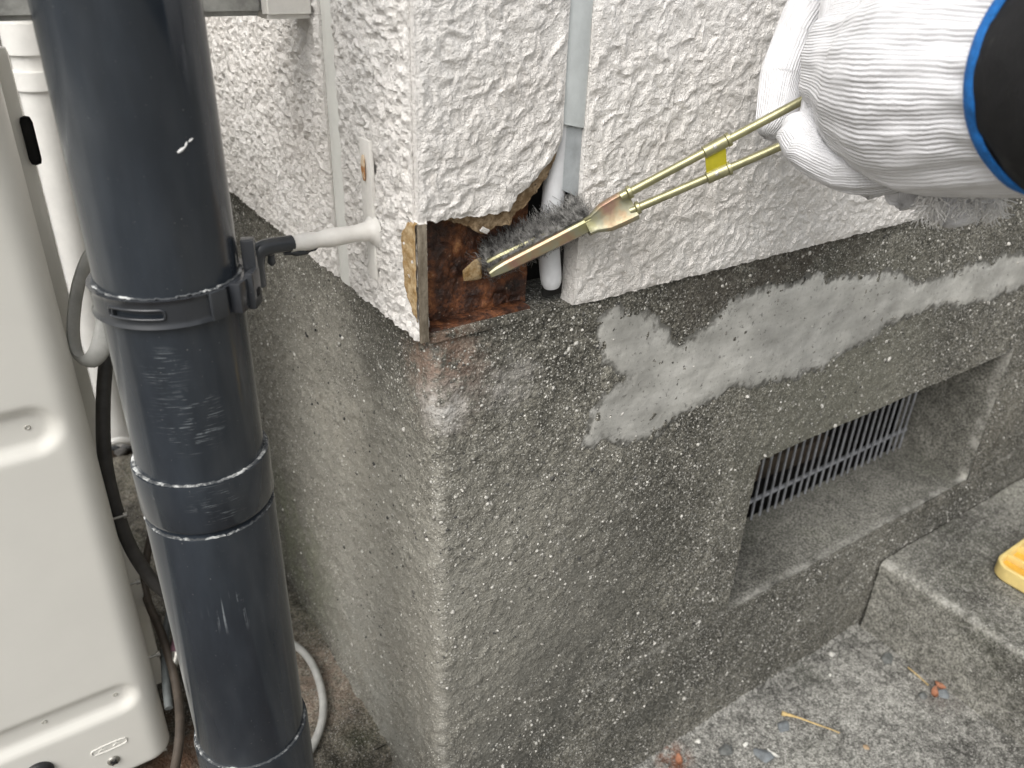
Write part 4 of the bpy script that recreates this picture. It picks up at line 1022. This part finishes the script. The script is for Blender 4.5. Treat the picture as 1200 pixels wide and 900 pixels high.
# blue cuff edge and black sleeve
axis = (sl1 - at(1115, 90, .396)); axis /= np.linalg.norm(axis)
uu_ = np.cross(axis, CAM - sl0); uu_ /= np.linalg.norm(uu_); ww_ = np.cross(axis, uu_)
rc = at(1288, 82, .326) 
def ringpath(c, r, n=60): return np.array([c + (uu_ * math.cos(t) + ww_ * math.sin(t)) * r for t in np.linspace(0, 2 * math.pi, n + 1)])
M_blue = simple('blue_overlock', (.008, .13, .42), .8, 0, .25, 300, .0004)
V, F = [], []; nT = 120; nS = 10
for i in range(nT):
    t = 2 * math.pi * i / nT; wob_ = .0012 * math.sin(t * 7) + .0008 * math.sin(t * 17)
    rad_d = uu_ * math.cos(t) + ww_ * math.sin(t)
    for k in range(nS):
        ph = 2 * math.pi * k / nS; V.append(rc + rad_d * (.0520 + wob_ * .4 + .0014 * math.cos(ph)) + axis * (.0045 + wob_ + .0042 * math.sin(ph)))
        F.append((i * nS + k, i * nS + (k + 1) % nS, ((i + 1) % nT) * nS + (k + 1) % nS, ((i + 1) % nT) * nS + k))
bm = bmesh.new(); vv = [bm.verts.new(tuple(map(float, v))) for v in V]
for f in F: bm.faces.new([vv[i] for i in f])
bmobj('cuff_trim', bm, M_blue, glove)
def m_sleeve():
    n = NT('black_sleeve'); c = n.mix(n.mr(n.noise(30, 5, .7), .52, .72), (.012, .012, .013), (.05, .049, .044)); c = n.mix(n.mr(n.noise(75, 4, .7), .66, .74), c, (.26, .24, .17))
    return n.out(c, .8, n.bump(n.noise(90, 4, .6), .002, .6, n.bump(n.noise(900, 3, .6), .0004, .6)), Specular_IOR_Level=.3)
M_sleeve = m_sleeve()
path = np.array([rc + axis * s_ for s_ in np.linspace(-.006, .20, 40)]); rr = np.interp(np.linspace(0, 1, 40), [0, .03, .08, .3, 1], [.046, .0500, .0515, .052, .055])
V, F = sweep(path, rr, 64); V = V + 0; cV = np.repeat(path, 64, 0); nd = (V - cV); nl = np.linalg.norm(nd, axis=1)[:, None]; V = V + nd / nl * ((fbm(V, 24, 3, 12) - .5) * .008)[:, None]
tag(mesh_np('sleeve', V, F, M_sleeve, person), 'black sleeve with pale smudges')
# frayed loose threads under the hand
def threads():
    r = np.random.default_rng(9); V, F = [], []; m = 0
    for i in range(800):
        c = at(r.uniform(1082, 1172), r.uniform(218, 244), r.uniform(.408, .445)); L = r.uniform(.006, .013)
        d = np.array([0, 0, -1.]) + r.normal(size=3) * .55; d /= np.linalg.norm(d); e = np.cross(d, r.normal(size=3)); e /= np.linalg.norm(e)
        path = [c + d * L * t + e * .004 * math.sin(t * 3.2 + i) * t for t in np.linspace(0, 1, 5)]
        v, f = sweep(path, .00026, 4); V.append(v); F += [tuple(k + m for k in q) for q in f]; m += len(v)
    o = mesh_np('loose_threads', np.concatenate(V), F, simple('cotton_thread', (.74, .73, .72), .95, 0, .1), glove); tag(o, 'frayed cotton threads under the glove', kind='stuff')
threads()

# ------------------------------------------------------------------ yellow ribbed plastic piece on the step
M_ytop = simple('yellow_plastic', (.72, .56, .22), .5, 0, .12, 50, .0003)
M_yin = simple('amber_plastic', (.70, .40, .06), .5, 0, .12, 50, .0003)
yt = thing('plastic_tray', 'yellow plastic ribbed tray lying on the concrete step at the right edge', 'tray', on(1190, 670, 2, SZ))
TZ = SZ + .022
pL = on(1170, 658, 2, TZ); pU = on(1212, 628, 2, TZ); pD = on(1216, 697, 2, TZ)
e1 = pU - pL; e1 /= np.linalg.norm(e1); e2 = pD - pL; e2 = e2 - e1 * (e2 @ e1); e2 /= np.linalg.norm(e2)
L1, L2, rcn = .20, .085, .022
def outline(off, n=8):
    out = []
    for (a, b, s_) in ((0, 0, math.pi), (L1, 0, 1.5 * math.pi), (L1, L2, 0), (0, L2, .5 * math.pi)):
        ca_, cb_ = (rcn if a == 0 else L1 - rcn), (rcn if b == 0 else L2 - rcn); r_ = rcn - off
        for k in range(n + 1):
            t = s_ + k / n * math.pi / 2; out.append((ca_ + math.cos(t) * r_, cb_ + math.sin(t) * r_))
    return out
pL = pL - (e1 + e2) * rcn * .25
bm = bmesh.new(); loops = []
for off, z in ((.003, SZ + .0005), (0, SZ + .004), (0, TZ - .001), (.001, TZ), (.0042, TZ), (.0048, TZ - .001), (.0055, TZ - .011)):
    loops.append([bm.verts.new(tuple(pL + e1 * a + e2 * b + np.array([0, 0, z - pL[2]]))) for a, b in outline(off)])
for a, b in zip(loops, loops[1:]):
    for k in range(len(a)): bm.faces.new((a[k], a[(k + 1) % len(a)], b[(k + 1) % len(a)], b[k]))
bm.faces.new(loops[0]); bmobj('rim', bm, M_ytop, yt)
bm = bmesh.new(); bm.faces.new([bm.verts.new(tuple(pL + e1 * a + e2 * b + np.array([0, 0, TZ - .0105 - pL[2]]))) for a, b in outline(.005)]); bmobj('tray_bottom', bm, M_yin, yt)
Rt = Matrix(np.stack([e1, e2, (0, 0, 1)], 1).tolist())
for k in range(6):
    c = pL + e1 * (.034 + k * .030) + e2 * L2 / 2; c[2] = TZ - .006; box('rib', c, (.0035, L2 - .010, .0100), M_ytop, yt, .0008, Rt)
c = pL + e1 * L1 / 2 + e2 * L2 * .48; c[2] = TZ - .0062; box('rib', c, (L1 - .010, .0032, .0098), M_ytop, yt, .0008, Rt)

# ------------------------------------------------------------------ litter on the paving
M_st = [simple('blue_grey_stone', (.17, .185, .195), .8, 0, .25, 120, .0008), simple('grey_stone', (.13, .135, .13), .85, 0, .3, 120, .0008), simple('white_stone', (.60, .59, .55), .8, 0, .15, 120, .0005), simple('tan_stone', (.36, .26, .16), .8, 0, .2, 120, .0005)]
def pebble(px, py, r, flat, mi, label, seed, yaw=0, z=GZ):
    p = on(px, py, 2, z + r * .25); o = bmobj('pebble', hull(seed + 40, r * 1.4, flat, 15), M_st[mi], None, False)
    o.location = Vector(p); o.rotation_euler = (0, 0, yaw); tag(o, label, 'pebble', 'pebbles on the paving'); return o
pebble(919, 851, .0085, (1.1, .7, .5), 0, 'blue grey angular pebble under the dry twig', 1, .4)
pebble(851, 880, .0078, (1.1, .9, .45), 1, 'flat grey stone between the white pebbles near the bottom edge', 2, .2)
pebble(893, 884, .0105, (1.0, 1.1, .45), 0, 'large flat blue grey stone at the bottom edge', 3, 1.0)
pebble(818, 869, .0034, (1, .9, .8), 2, 'cream pebble beside the mortar fillet at the foundation foot', 4)
pebble(873, 872, .0034, (1, .8, .8), 2, 'white pebble between the two grey stones', 5)
pebble(975, 767, .0038, (1.2, .8, .7), 2, 'white pebble near the inner corner of step and foundation', 6)
pebble(973, 791, .0022, (1, .9, .7), 2, 'tiny white pebble below another near the step corner', 7)
pebble(1015, 876, .0034, (1, .9, .6), 3, 'tan round pebble in the middle of the paving', 8)
pebble(1040, 772, .0080, (1.2, .8, .35), 1, 'flat grey stone lying against the step near the corner', 9, .3)
pebble(1106, 813, .0072, (1.0, .8, .6), 0, 'blue grey pebble beside the dead leaf under the step', 10, .7)
pebble(1082, 815, .0065, (1.1, .8, .5), 1, 'dark grey pebble left of the dead leaf under the step', 11, .2)
M_straw = simple('dry_straw', (.52, .38, .17), .8, 0, .2, 200, .0003)
tw = thing('twig', 'dry yellow twig with a swollen head lying on the paving', 'twig', on(940, 845, 2, GZ))
tp = [on(x, y, 2, GZ + .004) for x, y in ((917, 836), (925, 838), (936, 841), (955, 848), (972, 854), (984, 859))]
tube('stem', catmull(tp[1:], 6), np.linspace(.0012, .0006, 25), M_straw, tw, 8)
tube('head', catmull([tp[0] - (tp[1] - tp[0]) * .15, tp[0], (tp[0] + tp[1]) / 2, tp[1], tp[2]], 4), [.0008, .0018, .0026, .003, .003, .0028, .0028, .0026, .0024, .002, .0016, .0018, .002, .0018, .0014, .0012, .0008], M_straw, tw, 10)
M_leaf = simple('dead_leaf', (.33, .15, .085), .75, 0, .3, 150, .0005)
def leaf(name, px, py, L, W, yaw, curl, label, mat=None, z=GZ):
    c = on(px, py, 2, z + .004); V, F = [], []; n, m = 9, 5
    for i in range(n):
        t = i / (n - 1); hw = W * math.sin(math.pi * min(.97, t * .94 + .03)) ** .8
        for j in range(m):
            s_ = j / (m - 1) * 2 - 1; V.append(((t - .5) * L, s_ * hw, curl * (s_ * s_ * .6 * W + (t - .5) ** 2 * L * .8) + .0006 * math.sin(t * 9 + s_ * 2)))
            V.append(((t - .5) * L, s_ * hw, V[-1][2] - .0004))
    for i in range(n - 1):
        for j in range(m - 1):
            a = (i * m + j) * 2; b = a + 2; c_ = a + m * 2 + 2; d = a + m * 2
            F += [(a, b, c_, d), (a + 1, d + 1, c_ + 1, b + 1)]
    for i in range(n - 1):
        for j in (0, m - 1):
            a = (i * m + j) * 2; d = a + m * 2; F.append((a, d, d + 1, a + 1))
    o = mesh_np(name, V, F, mat or M_leaf); o.location = Vector(c); o.rotation_euler = (random.uniform(-.3, .3), random.uniform(-.3, .3), yaw); tag(o, label, 'leaf'); return o
leaf('dead_leaf', 1095, 814, .020, .0042, .5, 1.1, 'curled reddish brown dead leaf between pebbles under the step')
leaf('dead_leaf', 1100, 804, .014, .0040, 2.0, 1.2, 'small brown leaf scrap standing above the curled leaf')
leaf('dead_leaf', 796, 893, .017, .0042, .9, 1.0, 'rust red leaf scrap at the bottom edge by the foundation')
leaf('dry_petal', 906, 884, .016, .0022, 1.9, .8, 'thin white dry petal beside the large flat stone', M_st[2])
tube_o = tube('stalk', catmull([on(x, y, 2, GZ + .003) for x, y in ((1064, 782), (1076, 792), (1088, 803))], 5), .0008, M_straw, None, 6); tag(tube_o, 'thin grey stalk lying along the step foot beside the leaf', 'twig')
